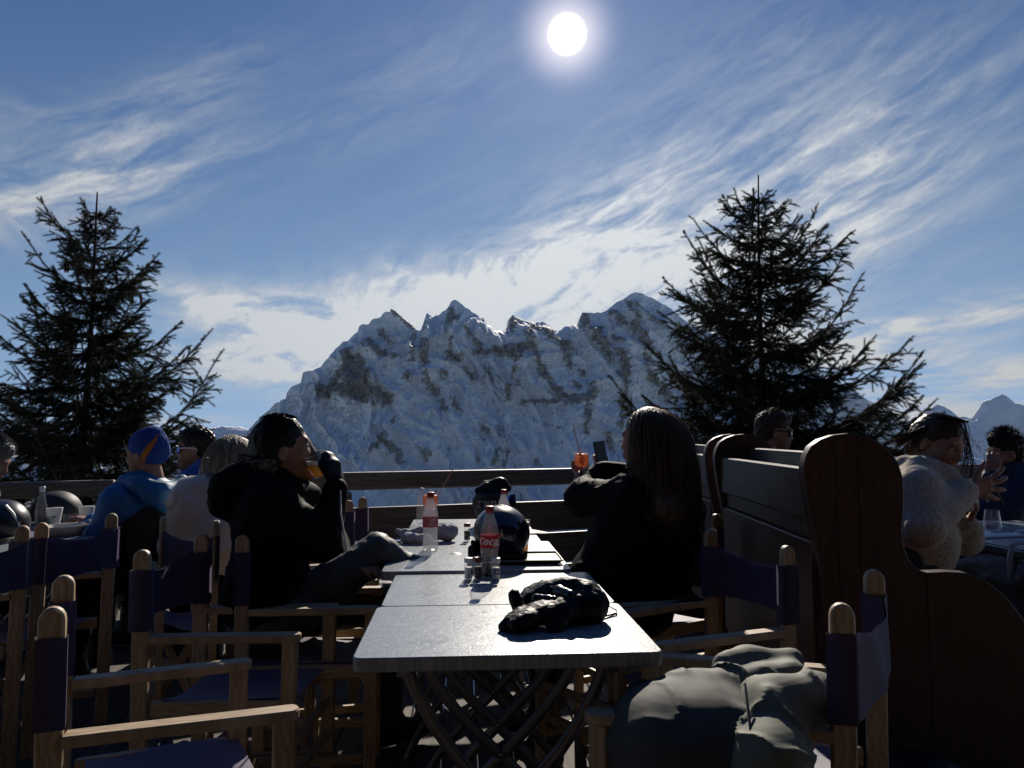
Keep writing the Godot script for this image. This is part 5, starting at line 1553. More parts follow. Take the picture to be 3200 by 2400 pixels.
func people_materials() -> void:
	var m := mat("skin", lin(0.46, 0.27, 0.19), 0.58); m.metallic_specular = 0.35; m.vertex_color_use_as_albedo = true; m.albedo_color = Color.WHITE
	m.subsurf_scatter_enabled = true; m.subsurf_scatter_strength = 0.06
	m = mat("black_jacket", lin(0.0045, 0.0045, 0.006), 0.7); m.metallic_specular = 0.2
	m = mat("navy_jacket", lin(0.012, 0.017, 0.045), 0.7); m.rim_enabled = true; m.rim = 0.2
	m = mat("dark_grey_trousers", lin(0.055, 0.054, 0.052), 0.6); m.rim_enabled = true; m.rim = 0.3
	m = mat("black_trousers", lin(0.006, 0.006, 0.008), 0.75); m.metallic_specular = 0.2
	m = mat("blue_jacket", Color.WHITE, 0.6); m.vertex_color_use_as_albedo = true
	m = mat("royal_jacket", lin(0.02, 0.06, 0.26), 0.6)
	m = mat("cream_puffer", lin(0.52, 0.46, 0.42), 0.5); m.rim_enabled = true; m.rim = 0.3
	var fn := noise(201, 0.05, 4)
	m = mat("pale_fleece", Color.WHITE, 0.95); m.rim_enabled = true; m.rim = 0.5
	m.albedo_texture = picture(256, 256, func(x: float, y: float) -> Color:
		var a := sin(x * TAU / 256.0); var b := cos(x * TAU / 256.0); var e := sin(y * TAU / 256.0); var d := cos(y * TAU / 256.0)
		var t := clampf(0.5 + 1.2 * fn.get_noise_3d(a * 60.0, b * 60.0 + d * 40.0, e * 60.0) + 0.5 * fn.get_noise_2d(x * 4.0, y * 4.0), 0.0, 1.0)
		return lin(0.30, 0.235, 0.175).lerp(lin(0.58, 0.52, 0.44), t))
	m.uv1_triplanar = true; m.uv1_scale = Vector3(4.5, 4.5, 4.5)
	var fb := noise(203, 0.2, 2)
	m.heightmap_enabled = true; m.heightmap_scale = 0.10
	m.heightmap_texture = picture(256, 256, func(x: float, y: float) -> Color:
		var t := 0.5 + 0.5 * fb.get_noise_2d(x, y)
		return Color(t, t, t))
	for q in [["hair_black", 0.006, 0.005, 0.005], ["hair_dark", 0.018, 0.011, 0.007], ["hair_brown", 0.05, 0.03, 0.018], ["hair_fair", 0.115, 0.072, 0.042], ["hair_ash", 0.52, 0.45, 0.34], ["hair_grey", 0.16, 0.15, 0.14], ["hair_red", 0.09, 0.028, 0.016]]:
		m = mat(q[0], lin(q[1] * 0.8, q[2] * 0.8, q[3] * 0.8), 0.45); m.metallic_specular = 0.35; m.backlight_enabled = true; m.backlight = Color(q[1], q[2], q[3]).lerp(Color(0.3, 0.22, 0.15), 0.3)
	var cn := noise(207, 0.05, 1, FastNoiseLite.TYPE_CELLULAR); cn.cellular_return_type = FastNoiseLite.RETURN_DISTANCE2_SUB
	m = mat("leopard_lining", Color.WHITE, 0.9)
	m.albedo_texture = picture(256, 128, func(x: float, y: float) -> Color:
		var t := clampf((cn.get_noise_2d(x, y) + 1.0) * 3.2, 0.0, 1.0)
		return lin(0.22, 0.17, 0.12).lerp(lin(0.012, 0.010, 0.009), t))
	m.uv1_scale = Vector3(3.0, 6.0, 1)
	m = mat("knit_hat", Color.WHITE, 0.95); m.vertex_color_use_as_albedo = true
	m.heightmap_enabled = true; m.heightmap_scale = 0.4; m.uv1_triplanar = true; m.uv1_scale = Vector3(14, 14, 14)
	m.heightmap_texture = picture(64, 64, func(x: float, y: float) -> Color:
		var t := 0.5 + 0.5 * sin(x * TAU / 16.0 + 1.2 * sin(y * TAU / 16.0))
		return Color(t, t, t))
	mat("shades_dark", lin(0.01, 0.01, 0.012), 0.1)
	mat("shades_white", lin(0.7, 0.7, 0.7), 0.35)
	mat("phone_black", lin(0.01, 0.011, 0.016), 0.15)
	mat("zip_gold", lin(0.3, 0.24, 0.08), 0.4, 0.6)

# head about the point between the ears at eye level; z is the way it faces
func make_heads() -> void:
	for g in 2:
		var man := g == 1
		var jw := 0.005 if man else 0.0
		var pr := [
			["e", Vector3(0, 0.045, -0.014), Vector3(0.074, 0.082, 0.094), Basis()], ["e", Vector3(0, -0.02, 0.028), Vector3(0.061 + jw * 0.6, 0.088, 0.062), Basis()],
			["e", Vector3(0, -0.075, 0.036), Vector3(0.044 + jw, 0.040, 0.046), Basis()], ["c", Vector3(-0.012 - jw, -0.104, 0.070), Vector3(0.012 + jw, -0.104, 0.070), 0.016, 0.016],
			["c", Vector3(0, 0.022, 0.082), Vector3(0, -0.019, 0.101), 0.0080, 0.0092], ["c", Vector3(-0.013, -0.024, 0.094), Vector3(0.013, -0.024, 0.094), 0.0085, 0.0085],
			["c", Vector3(-0.036, 0.030, 0.072), Vector3(0.036, 0.030, 0.072), 0.013 + jw * 0.4, 0.013 + jw * 0.4],
			["e", Vector3(-0.037, -0.016, 0.056), Vector3(0.026, 0.028, 0.026), Basis()], ["e", Vector3(0.037, -0.016, 0.056), Vector3(0.026, 0.028, 0.026), Basis()],
			["c", Vector3(-0.017, -0.053, 0.086), Vector3(0.017, -0.053, 0.086), 0.0065, 0.0065], ["c", Vector3(-0.014, -0.065, 0.085), Vector3(0.014, -0.065, 0.085), 0.0075, 0.0075],
			["e", Vector3(-0.076, -0.004, -0.012), Vector3(0.007, 0.027, 0.016), Basis.from_euler(Vector3(0.2, 0.25, 0))], ["e", Vector3(0.076, -0.004, -0.012), Vector3(0.007, 0.027, 0.016), Basis.from_euler(Vector3(0.2, -0.25, 0))],
			["c", Vector3(0, -0.05, -0.02), Vector3(0, -0.19, -0.045), 0.050 + jw, 0.054 + jw],
			["e", Vector3(-0.031, 0.010, 0.090), Vector3(0.016, 0.009, 0.012), Basis(), true], ["e", Vector3(0.031, 0.010, 0.090), Vector3(0.016, 0.009, 0.012), Basis(), true],
			["c", Vector3(-0.018, -0.0585, 0.101), Vector3(0.018, -0.0585, 0.101), 0.0028, 0.0028, true],
		]
		var skin := Color(0.33, 0.18, 0.125) if not man else Color(0.29, 0.16, 0.11)
		var arr := field(pr, 0.0042, 0.0062, 0.0, 1.0, Vector3.ONE, func(p: Vector3, _n: Vector3) -> Color:
			var c := skin
			if p.z > 0.06:
				var lip := clampf(1.3 - absf(p.y + 0.059) / 0.009, 0.0, 1.0) * clampf(1.4 - absf(p.x) / 0.019, 0.0, 1.0)
				c = c.lerp(Color(0.24, 0.065, 0.055), lip * 0.8)
				var brow := clampf(1.3 - absf(p.y - 0.029 - 0.10 * maxf(0.0, 0.03 - absf(p.x))) / 0.005, 0.0, 1.0) * clampf((absf(p.x) - 0.010) / 0.005, 0.0, 1.0) * clampf((0.052 - absf(p.x)) / 0.006, 0.0, 1.0)
				c = c.lerp(Color(0.025, 0.015, 0.010), brow * 0.85)
				var lash := clampf(1.3 - absf(p.y - 0.014) / 0.0035, 0.0, 1.0) * clampf(1.4 - absf(absf(p.x) - 0.032) / 0.014, 0.0, 1.0)
				c = c.lerp(Color(0.03, 0.02, 0.015), lash * 0.8)
				c = c.lerp(Color(0.36, 0.165, 0.12), clampf(1.0 - (Vector2(absf(p.x), p.y) - Vector2(0.042, -0.022)).length() / 0.024, 0.0, 1.0) * 0.5)
			if man and p.y < -0.028 and p.z > -0.01 and p.y > -0.135:
				c = c.lerp(Color(0.06, 0.035, 0.022), clampf((-0.028 - p.y) / 0.03, 0.0, 1.0) * clampf((p.z + 0.01) / 0.03, 0.0, 1.0) * 0.62 * clampf((0.135 + p.y) / 0.02, 0.0, 1.0))
			return c)
		# eyeballs under the lids
		var mb := MB.new(); mb.add(arr)
		for s in [-1.0, 1.0]:
			for k in 2:
				var i0 := mb.v.size()
				mb.col = Color(0.55, 0.52, 0.48) if k == 0 else Color(0.03, 0.02, 0.015)
				mb.ball(Vector3(s * 0.031, 0.009, 0.0735 if k == 0 else 0.0795), Vector3(0.0115, 0.0105, 0.0115) * (1.0 if k == 0 else 0.55), Basis(), 12, 8)
		var out := [mb.v, mb.n, mb.idx, mb.c]
		if man: head_m = out
		else: head_f = out

func basis_facing(f: Vector3, roll := 0.0) -> Basis:
	var z := f.normalized()
	var x := Vector3.UP.cross(z).normalized()
	return Basis(x, z.cross(x), z) * Basis(Vector3.BACK, roll)

# one hand with bent fingers. along: wrist to knuckles; palm: the way the palm faces; thumb side +1 or -1
func hand_prims(wr: Vector3, along: Vector3, palm: Vector3, side: float, curl: Array, splay: float, s := 1.0, fat := 0.0) -> Array:
	var y := along.normalized()
	var z := (palm - y * palm.dot(y)).normalized()
	var x := y.cross(z) * side
	var P := func(a: float, b: float, c: float) -> Vector3: return wr + (x * a + y * b + z * c) * s
	var pr := []
	var kn := [[0.030, 0.086], [0.010, 0.092], [-0.010, 0.088], [-0.029, 0.078]]
	for k in 4: pr.append(["c", P.call(kn[k][0] * 0.55, 0.012, 0.0), P.call(kn[k][0], kn[k][1] - 0.006, 0.0), 0.013 * s + fat, 0.0105 * s + fat])
	var lens := [[0.040, 0.025, 0.020], [0.045, 0.029, 0.021], [0.041, 0.027, 0.020], [0.032, 0.020, 0.018]]
	for k in 4:
		var p: Vector3 = P.call(kn[k][0], kn[k][1], 0.0)
		var out: Vector3 = (y + x * splay * [0.55, 0.15, -0.22, -0.6][k]).normalized()
		var a := 0.0
		for j in 3:
			a += curl[k] * [0.9, 1.1, 0.8][j]
			var d: Vector3 = out * cos(a) + z * sin(a)
			var q: Vector3 = p + d * lens[k][j] * s
			pr.append(["c", p, q, ([0.0095, 0.0086, 0.0078][j] * s + fat), ([0.0088, 0.0079, 0.0066][j] * s + fat)])
			p = q
	var tc: float = curl[4]
	var t0: Vector3 = P.call(0.020, 0.022, 0.004)
	var td: Vector3 = (x * 0.75 * (1.0 - tc * 0.5) + y * 0.65 + z * (0.15 + tc)).normalized()
	var t1: Vector3 = t0 + td * 0.043 * s
	var td2: Vector3 = (td + z * tc * 0.7 - x * tc * 0.7).normalized()
	var t2: Vector3 = t1 + td2 * 0.032 * s
	pr.append(["c", t0, t1, 0.0135 * s + fat, 0.0105 * s + fat])
	pr.append(["c", t1, t2, 0.010 * s + fat, 0.0088 * s + fat])
	pr.append(["c", t2, t2 + (td2 - x * tc * 0.3 + z * tc * 0.3).normalized() * 0.024 * s, 0.0088 * s + fat, 0.0068 * s + fat])
	pr.append(["c", P.call(0, -0.05, 0), P.call(0, 0.014, 0), 0.023 * s + fat, 0.022 * s + fat])
	return pr

func hand(wr: Vector3, along: Vector3, palm: Vector3, side: float, curl: Array, splay: float, s := 1.0, skin := Color(0.33, 0.18, 0.125), fat := 0.0) -> Array:
	return field(hand_prims(wr, along, palm, side, curl, splay, s, fat), 0.0042 + fat * 0.25, 0.0036 + fat * 0.3, 0.0, 1.0, Vector3.ONE, func(_p: Vector3, _n: Vector3) -> Color: return skin)

# d: pelvis, chest (between the shoulders), sl sr el er wl wr (arms), kl kr al ar (legs), head, face, man, hands [arrays]
func body_prims(d: Dictionary, pad: float, arms := true, legs := true, torso := true) -> Array:
	var w: Vector3 = (d.sr - d.sl).normalized()
	var u: Vector3 = (d.chest - d.pelvis).normalized()
	var f := w.cross(u).normalized()
	u = f.cross(w).normalized()
	var bs := Basis(w, u, f)
	var pr := []
	var s: float = d.get("size", 1.0)
	if torso:
		pr.append(["e", (d.chest as Vector3).lerp(d.pelvis, 0.22), Vector3(0.165 * s + pad, 0.19 * s + pad * 0.5, 0.115 * s + pad), bs])
		pr.append(["e", (d.chest as Vector3).lerp(d.pelvis, 0.66), Vector3(0.145 * s + pad, 0.19 * s + pad * 0.5, 0.115 * s + pad), bs])
		pr.append(["c", d.sl + w * 0.02, d.sr - w * 0.02, 0.060 * s + pad, 0.060 * s + pad])
		pr.append(["c", d.chest, (d.chest as Vector3).lerp(d.head, 0.45), 0.075 * s + pad, 0.052 * s + pad * 0.7])
	if arms:
		for q in [[d.sl, d.el, d.wl], [d.sr, d.er, d.wr]]:
			pr.append(["c", q[0], q[1], 0.056 * s + pad, 0.044 * s + pad * 0.9])
			pr.append(["c", q[1], q[2], 0.044 * s + pad * 0.9, 0.031 * s + pad * 0.75])
	if legs:
		pr.append(["e", d.pelvis + Vector3(0, 0.02, 0), Vector3(0.165 * s + pad, 0.11 * s + pad, 0.13 * s + pad), bs])
		for q in [[-1.0, d.kl, d.al], [1.0, d.kr, d.ar]]:
			pr.append(["c", d.pelvis + w * q[0] * 0.085 * s, q[1], 0.082 * s + pad, 0.057 * s + pad])
			pr.append(["c", q[1], q[2], 0.055 * s + pad, 0.038 * s + pad])
	return pr

func person(label: String, d: Dictionary, jacket: Array, jacket_m: Material, trousers_m: Material, paint = null, jcell := 0.015, jbump := 0.013, jfreq := 9.0) -> Node3D:
	var t := thing("person", label, "person", Vector3.ZERO)
	var skin := Color(0.33, 0.18, 0.125) if not d.get("man", false) else Color(0.29, 0.16, 0.11)
	var mb := MB.new()
	mb.add(field(body_prims(d, -0.006), 0.024, 0.015, 0.0, 1.0, Vector3.ONE, func(_p: Vector3, _n: Vector3) -> Color: return skin))
	var hx := Transform3D(basis_facing(d.face, d.get("roll", 0.0)).scaled(Vector3.ONE * d.get("hs", 1.0)), d.head)
	mb.add(head_m if d.get("man", false) else head_f, hx)
	for h in d.get("hands", []): mb.add(h)
	part("body", mb, mats.skin, t)
	var jp := body_prims(d, d.get("pad", 0.022), true, false)
	jp.append_array(jacket)
	part("jacket", mb_of(crease(field(jp, jcell, 0.016, 0.0, jfreq, Vector3.ONE, paint), jbump, d.get("fold", Vector3(0.25, 0.95, 0.2)), jfreq * 3.2, label.length())), jacket_m, t)
	part("trousers", mb_of(field(body_prims(d, 0.014, false, true, false), 0.018, 0.016, 0.016, 8.0)), trousers_m, t)
	for k in 2:
		var a: Vector3 = d.al if k == 0 else d.ar
		var kn: Vector3 = d.kl if k == 0 else d.kr
		var fd := (kn - (d.pelvis as Vector3)); fd.y = 0.0; fd = fd.normalized()
		part("boot", mb_of(field([["c", a + Vector3(0, 0.10, 0), a, 0.058, 0.055], ["c", a - fd * 0.03 + Vector3(0, -0.035, 0), a + fd * 0.15 + Vector3(0, -0.04, 0), 0.046, 0.042]], 0.020, 0.016)), mats.rubber, t)
	t.set_meta("hx0", hx.basis.x); t.set_meta("hx1", hx.basis.y); t.set_meta("hx2", hx.basis.z); t.set_meta("hxo", hx.origin)
	return t

func head_of(t: Node3D) -> Transform3D:
	return Transform3D(Basis(t.get_meta("hx0"), t.get_meta("hx1"), t.get_meta("hx2")), t.get_meta("hxo"))

func on_head(prims: Array, cell: float, k: float, hx: Transform3D, bump := 0.0, freq := 10.0, stretch := Vector3.ONE, paint = null) -> MB:
	var m := MB.new(); m.add(field(prims, cell, k, bump, freq, stretch, paint), hx)
	return m

const CAP_HAIR := [["e", Vector3(0, 0.052, -0.020), Vector3(0.082, 0.086, 0.099), Basis()], ["e", Vector3(0, 0.0, -0.055), Vector3(0.070, 0.075, 0.060), Basis()]]
const FACE_CUT := [["e", Vector3(0, -0.045, 0.092), Vector3(0.066, 0.105, 0.075), Basis(), true], ["e", Vector3(0, -0.10, 0.02), Vector3(0.10, 0.085, 0.085), Basis(), true]]

# loose strands: from the scalp, over the head and down. ends above ymin or after len; ell keeps them off the body
func strands(hx: Transform3D, count: int, seed_: int, length: float, r: float, part_at: float, keep: Array, stray: float, down := Vector3(0, -1, 0), front := 0.02, back_only := 0.0) -> MB:
	var m := MB.new()
	var rng := RandomNumberGenerator.new(); rng.seed = seed_
	var inv := hx.affine_inverse()
	for i in count:
		var az := rng.randf_range(-PI, PI)
		var el := rng.randf_range(0.05, 1.5)
		var dl := Vector3(sin(az) * cos(el), sin(el), cos(az) * cos(el))
		if dl.z > 0.55 and dl.y < 0.75: continue
		var q := Vector3(0, 0.050, -0.018) + dl * Vector3(0.082, 0.086, 0.098)
		var wild := stray * (3.0 if rng.randf() < 0.06 else 1.0)
		# combed away from the parting
		var flow := (Vector3(signf(q.x - part_at) * 0.8, -0.2, -0.35 - back_only) if i % 5 < 2 else Vector3(q.x * 4.0, -0.2, -0.9)).normalized()
		var p := hx * q
		var path := PackedVector3Array([p - hx.basis * dl * 0.004])
		var d := (hx.basis * (flow + dl * (0.15 + wild))).normalized()
		var step := 0.020
		var total := length * rng.randf_range(0.75, 1.06)
		var wx := rng.randf_range(-1, 1); var wz := rng.randf_range(-1, 1)
		var n := int(total / step)
		for k in n:
			var u := float(k) / n
			var grav := clampf(0.16 + u * 0.5, 0.0, 0.7)
			d = (d.lerp(down, grav) + Vector3(wx, 0, wz) * 0.03 * wild * 4.0 + Vector3(sin(k * 0.7 + i), 0, cos(k * 0.6 + i * 2.0)) * 0.02).normalized()
			p += d * step
			var l := inv * p
			var e := (l - Vector3(0, 0.046, -0.018)) / (Vector3(0.083, 0.088, 0.100) + Vector3.ONE * 0.002)
			if l.y > -0.10 and e.length() < 1.0: p = hx * (Vector3(0, 0.046, -0.018) + e.normalized() * (Vector3(0.083, 0.088, 0.100) + Vector3.ONE * (0.002 + rng.randf() * 0.003)))
			for b in keep:
				var ee: Vector3 = (p - b[0]) / b[1]
				if ee.length() < 1.0: p = b[0] + ee.normalized() * b[1] * (1.0 + rng.randf() * 0.03)
			path.append(p)
		var rad := PackedFloat32Array()
		for k in path.size(): rad.append(r * (1.0 - 0.75 * pow(float(k) / path.size(), 2.0)))
		m.tube(path, rad, 3, 1.0, false)
	return m

func short_hair(t: Node3D, m: Material, seed_: int, tall := 0.0, tuft := 260, length := 0.035) -> void:
	var hx := head_of(t)
	var pr := CAP_HAIR.duplicate(); pr.append_array(FACE_CUT)
	pr.append(["e", Vector3(0, 0.085 + tall * 0.5, 0.02), Vector3(0.070, 0.045 + tall, 0.072), Basis()])
	part("hair", on_head(pr, 0.0058, 0.007, hx, 0.010, 38.0, Vector3(1, 1, 0.6)), m, t)
	var b := MB.new()
	var rng := RandomNumberGenerator.new(); rng.seed = seed_
	for i in tuft:
		var az := rng.randf_range(-PI, PI); var el := rng.randf_range(0.35, 1.5)
		var dl := Vector3(sin(az) * cos(el), sin(el), cos(az) * cos(el))
		var q := Vector3(0, 0.055 + tall * 0.4, -0.012) + dl * Vector3(0.078, 0.084 + tall * 0.5, 0.094)
		var e := q + (dl + Vector3(rng.randf_range(-0.7, 0.7), rng.randf_range(-0.3, 0.4), rng.randf_range(-0.3, 0.8))).normalized() * length * rng.randf_range(0.5, 1.1)
		b.tube(PackedVector3Array([hx * q, hx * q.lerp(e, 0.6) + Vector3(0, 0.002, 0), hx * e + Vector3(0, -0.004, 0)]), [0.0022, 0.0016, 0.0006], 3, 1.0, false)
	part("hair_tufts", b, m, t)

func sunglasses(t: Node3D, frame: Material, lens: Material) -> void:
	var hx := head_of(t)
	var rows := []
	for j in 5:
		var row := PackedVector3Array()
		for i in 17:
			var a := lerpf(-1.0, 1.0, i / 16.0)
			var nose := 0.35 * exp(-pow(a / 0.14, 2.0)) if j < 2 else 0.0
			row.append(hx * Vector3(a * 0.066, lerpf(-0.016, 0.027, j / 4.0) + nose * 0.03 * (1.0 - j * 0.5), 0.106 - 0.030 * a * a - 0.003 * absf(j - 2.0)))
		rows.append(row)
	var b := MB.new(); b.grid(rows); part("sunglasses_lens", b, lens, t)
	b = MB.new()
	for s in [-1.0, 1.0]:
		b.tube(PackedVector3Array([hx * Vector3(s * 0.066, 0.018, 0.078), hx * Vector3(s * 0.076, 0.018, 0.04), hx * Vector3(s * 0.080, 0.014, -0.01), hx * Vector3(s * 0.079, 0.002, -0.03)]), 0.0042, 6)
	b.tube(PackedVector3Array([hx * Vector3(-0.066, 0.026, 0.078), hx * Vector3(-0.035, 0.029, 0.099), hx * Vector3(0.0, 0.029, 0.107), hx * Vector3(0.035, 0.029, 0.099), hx * Vector3(0.066, 0.026, 0.078)]), 0.003, 6)
	part("sunglasses_frame", b, frame, t)

func make_people() -> void:
	people_materials()
	make_heads()
	var d: Dictionary
	var t: Node3D
	var hx: Transform3D
	# --- dark haired woman drinking beer
	var glove := hand(Vector3(-0.455, 1.045, -2.715), Vector3(-0.32, 0.95, -0.05), Vector3(-0.75, -0.25, -0.55), -1.0, [0.62, 0.60, 0.62, 0.66, 0.35], 0.15, 0.92, Color(0.008, 0.008, 0.009), 0.006)
	d = {"pelvis": Vector3(-0.70, 0.54, -2.76), "chest": Vector3(-0.695, 0.985, -2.75), "sl": Vector3(-0.675, 0.985, -2.91), "sr": Vector3(-0.665, 0.985, -2.585), "el": Vector3(-0.53, 0.80, -2.99), "er": Vector3(-0.495, 0.850, -2.645), "wl": Vector3(-0.44, 0.72, -2.86), "wr": Vector3(-0.460, 1.030, -2.705),
		"kl": Vector3(-0.30, 0.56, -2.95), "kr": Vector3(-0.32, 0.775, -2.86), "al": Vector3(-0.28, 0.10, -2.95), "ar": Vector3(-0.02, 0.60, -2.98), "head": Vector3(-0.652, 1.168, -2.75), "face": Vector3(0.95, 0.17, -0.26), "pad": 0.022, "hands": []}
	t = person("person in a black hooded jacket drinking beer from a tilted cup", d, [["c", Vector3(-0.83, 1.045, -2.64), Vector3(-0.83, 1.045, -2.87), 0.060, 0.060], ["c", Vector3(-0.84, 0.99, -2.70), Vector3(-0.83, 0.98, -2.82), 0.066, 0.066], ["c", Vector3(-0.80, 1.09, -2.66), Vector3(-0.66, 1.03, -2.64), 0.038, 0.035], ["c", Vector3(-0.80, 1.09, -2.85), Vector3(-0.66, 1.03, -2.86), 0.038, 0.035], ["c", Vector3(-0.60, 1.03, -2.68), Vector3(-0.57, 1.01, -2.8), 0.040, 0.040], ["e", Vector3(-0.715, 0.66, -2.75), Vector3(0.145, 0.17, 0.19), Basis()]], mats.black_jacket, mats.dark_grey_trousers, null, 0.0125, 0.012, 10.0)
	hx = head_of(t)
	var hp := CAP_HAIR.duplicate(); hp.append_array(FACE_CUT)
	hp.append(["c", Vector3(0, 0.02, -0.070), Vector3(0, -0.10, -0.095), 0.055, 0.048]); hp.append(["c", Vector3(0, 0.10, -0.02), Vector3(0, 0.092, 0.015), 0.045, 0.034]); hp.append(["c", Vector3(-0.05, 0.04, -0.03), Vector3(-0.04, -0.08, -0.07), 0.03, 0.03]); hp.append(["c", Vector3(0.05, 0.04, -0.03), Vector3(0.04, -0.08, -0.07), 0.03, 0.03])
	part("hair", on_head(hp, 0.0050, 0.009, hx, 0.004, 30.0, Vector3(2.0, 1, 0.4)), mats.hair_black, t)
	var hb := MB.new(); var rng := RandomNumberGenerator.new(); rng.seed = 77
	for i in 260:
		var a := rng.randf_range(-1.1, 1.1); var z0 := rng.randf_range(-0.02, 0.062)
		var q := Vector3(sin(a) * 0.080, 0.052 + cos(a) * 0.089 - z0 * z0 * 6.0 * 0.9, z0)
		hb.tube(PackedVector3Array([hx * q, hx * (q + Vector3(a * 0.008, rng.randf_range(0.003, 0.010), -0.022)), hx * (q + Vector3(a * 0.014, rng.randf_range(-0.006, 0.003), -0.055))]), [0.0011, 0.0010, 0.0005], 3, 1.0, false)
	part("hair_strands", hb, mats.hair_black, t)
	part("glove", mb_of(glove), mats.glove_cloth, t)
	var lh := hand(Vector3(-0.44, 0.725, -2.82), Vector3(0.9, 0.15, 0.35), Vector3(0, -1, 0), 1.0, [0.4, 0.4, 0.4, 0.4, 0.3], 0.2, 0.95)
	part("hand", mb_of(lh), mats.skin, t)
	var lr := []
	for j in 5:
		var row := PackedVector3Array()
		for i in 25:
			var a := lerpf(-1.9, 1.9, i / 24.0)
			row.append(Vector3(-0.70 - cos(a) * (0.125 + 0.012 * sin(j * PI / 4.0)), 1.088 + 0.014 * j + 0.016 * cos(a), -2.755 + sin(a) * (0.100 + 0.012 * sin(j * PI / 4.0))))
		lr.append(row)
	var lb := MB.new(); lb.grid(lr); part("hood_lining", lb, mats.leopard_lining, t)
	var sx := MB.new()
	sx.tube(PackedVector3Array([Vector3(-0.40, 0.82, -2.62), Vector3(-0.425, 0.95, -2.63), Vector3(-0.432, 1.03, -2.66)]), 0.0035, 5)
	part("sleeve_piping", sx, mats.shades_white, t)
	cup_of_beer("tilted plastic cup of foaming beer at the drinker's lips", Transform3D(Basis(Vector3(0, 0, 1), 0.42), Vector3(-0.513, 1.078, -2.715)), 0.022, 0.036, 0.080, 0.046)
	# --- long haired woman with spritz and phone
	var gh := hand(Vector3(0.552, 1.043, -3.185), Vector3(-0.08, 0.22, -0.97), Vector3(0.0, 1.0, 0.25), 1.0, [0.42, 0.42, 0.45, 0.5, 0.15], 0.35, 0.92)
	var ph := hand(Vector3(0.665, 1.035, -3.33), Vector3(-0.15, 0.9, -0.2), Vector3(0.2, 0.0, -1.0), 1.0, [0.6, 0.6, 0.6, 0.6, 0.5], 0.1, 0.85)
	d = {"pelvis": Vector3(0.72, 0.52, -2.93), "chest": Vector3(0.745, 0.985, -2.92), "sl": Vector3(0.665, 0.98, -2.80), "sr": Vector3(0.86, 0.98, -3.08), "el": Vector3(0.505, 0.965, -3.02), "er": Vector3(0.70, 0.93, -3.22), "wl": Vector3(0.550, 1.035, -3.17), "wr": Vector3(0.668, 1.03, -3.31),
		"kl": Vector3(0.36, 0.56, -3.02), "kr": Vector3(0.42, 0.55, -3.25), "al": Vector3(0.34, 0.10, -3.0), "ar": Vector3(0.40, 0.10, -3.25), "head": Vector3(0.752, 1.205, -2.91), "face": Vector3(-0.76, -0.02, -0.64), "pad": 0.028, "hands": [gh, ph]}
	t = person("person with long fair brown hair holding up an orange drink and phone", d, [["e", Vector3(0.73, 0.78, -2.88), Vector3(0.235, 0.20, 0.20), Basis()], ["e", Vector3(0.66, 0.66, -2.86), Vector3(0.24, 0.15, 0.20), Basis()], ["c", Vector3(0.86, 1.02, -2.95), Vector3(0.93, 0.92, -2.93), 0.085, 0.075], ["c", Vector3(0.62, 1.07, -3.12), Vector3(0.72, 1.06, -3.1), 0.045, 0.05]], mats.black_jacket, mats.black_trousers, null, 0.0135, 0.014, 9.0)
	hx = head_of(t)
	var keep := [[Vector3(0.745, 0.92, -2.89), Vector3(0.215, 0.20, 0.165)], [Vector3(0.75, 1.05, -2.91), Vector3(0.15, 0.09, 0.11)]]
	hp = CAP_HAIR.duplicate(); hp.append_array(FACE_CUT)
	part("hair", on_head(hp, 0.0055, 0.008, hx, 0.004, 30.0, Vector3(2, 0.4, 1)), mats.hair_fair, t)
	var under := field([["c", hx * Vector3(0, 0.02, -0.06), Vector3(0.80, 1.08, -2.83), 0.070, 0.072], ["c", Vector3(0.80, 1.08, -2.83), Vector3(0.805, 0.94, -2.735), 0.072, 0.055], ["c", Vector3(0.76, 1.08, -2.79), Vector3(0.765, 0.95, -2.715), 0.045, 0.035]], 0.007, 0.014, 0.012, 14.0, Vector3(2.4, 0.25, 2.4))
	part("hair_fall", mb_of(under), mats.hair_fair, t)
	part("hair_strands", strands(hx, 1300, 5, 0.50, 0.0016, 0.012, keep, 0.05, Vector3(0.03, -1, 0.10)), mats.hair_fair, t)
	t = thing("smartphone", "black smartphone held upright beside the raised orange drink", "phone", Vector3(0.643, 1.128, -3.29))
	t.basis = Basis.from_euler(Vector3(-0.15, 0.55, 0.10))
	var pb := MB.new(); pb.beam(Vector3(0, -0.074, 0), Vector3(0, 0.074, 0), Vector3.RIGHT, 0.070, 0.009, 0.0035); part("phone_body", pb, mats.phone_black, t)
	spritz_glass("raised stemless glass of orange spritz before the mountain", Vector3(0.545, 1.083, -3.255), 0.80, false, Vector3(-0.037, 0.185, 0.0))
	# --- blue hat
	d = {"pelvis": Vector3(-1.50, 0.52, -3.85), "chest": Vector3(-1.60, 0.90, -3.88), "sl": Vector3(-1.70, 0.90, -3.74), "sr": Vector3(-1.52, 0.90, -4.04), "el": Vector3(-1.78, 0.66, -3.72), "er": Vector3(-1.66, 0.68, -4.10), "wl": Vector3(-1.90, 0.78, -3.92), "wr": Vector3(-1.85, 0.78, -4.06),
		"kl": Vector3(-1.86, 0.56, -3.75), "kr": Vector3(-1.86, 0.56, -4.0), "al": Vector3(-1.88, 0.1, -3.75), "ar": Vector3(-1.88, 0.1, -4.0), "head": Vector3(-1.635, 1.120, -3.9), "face": Vector3(-0.95, -0.10, -0.30), "pad": 0.024, "hs": 0.97, "man": true,
		"hands": [hand(Vector3(-1.90, 0.78, -3.92), Vector3(-0.8, 0.2, -0.4), Vector3(0, -1, 0), 1.0, [0.4, 0.4, 0.4, 0.4, 0.3], 0.2)]}
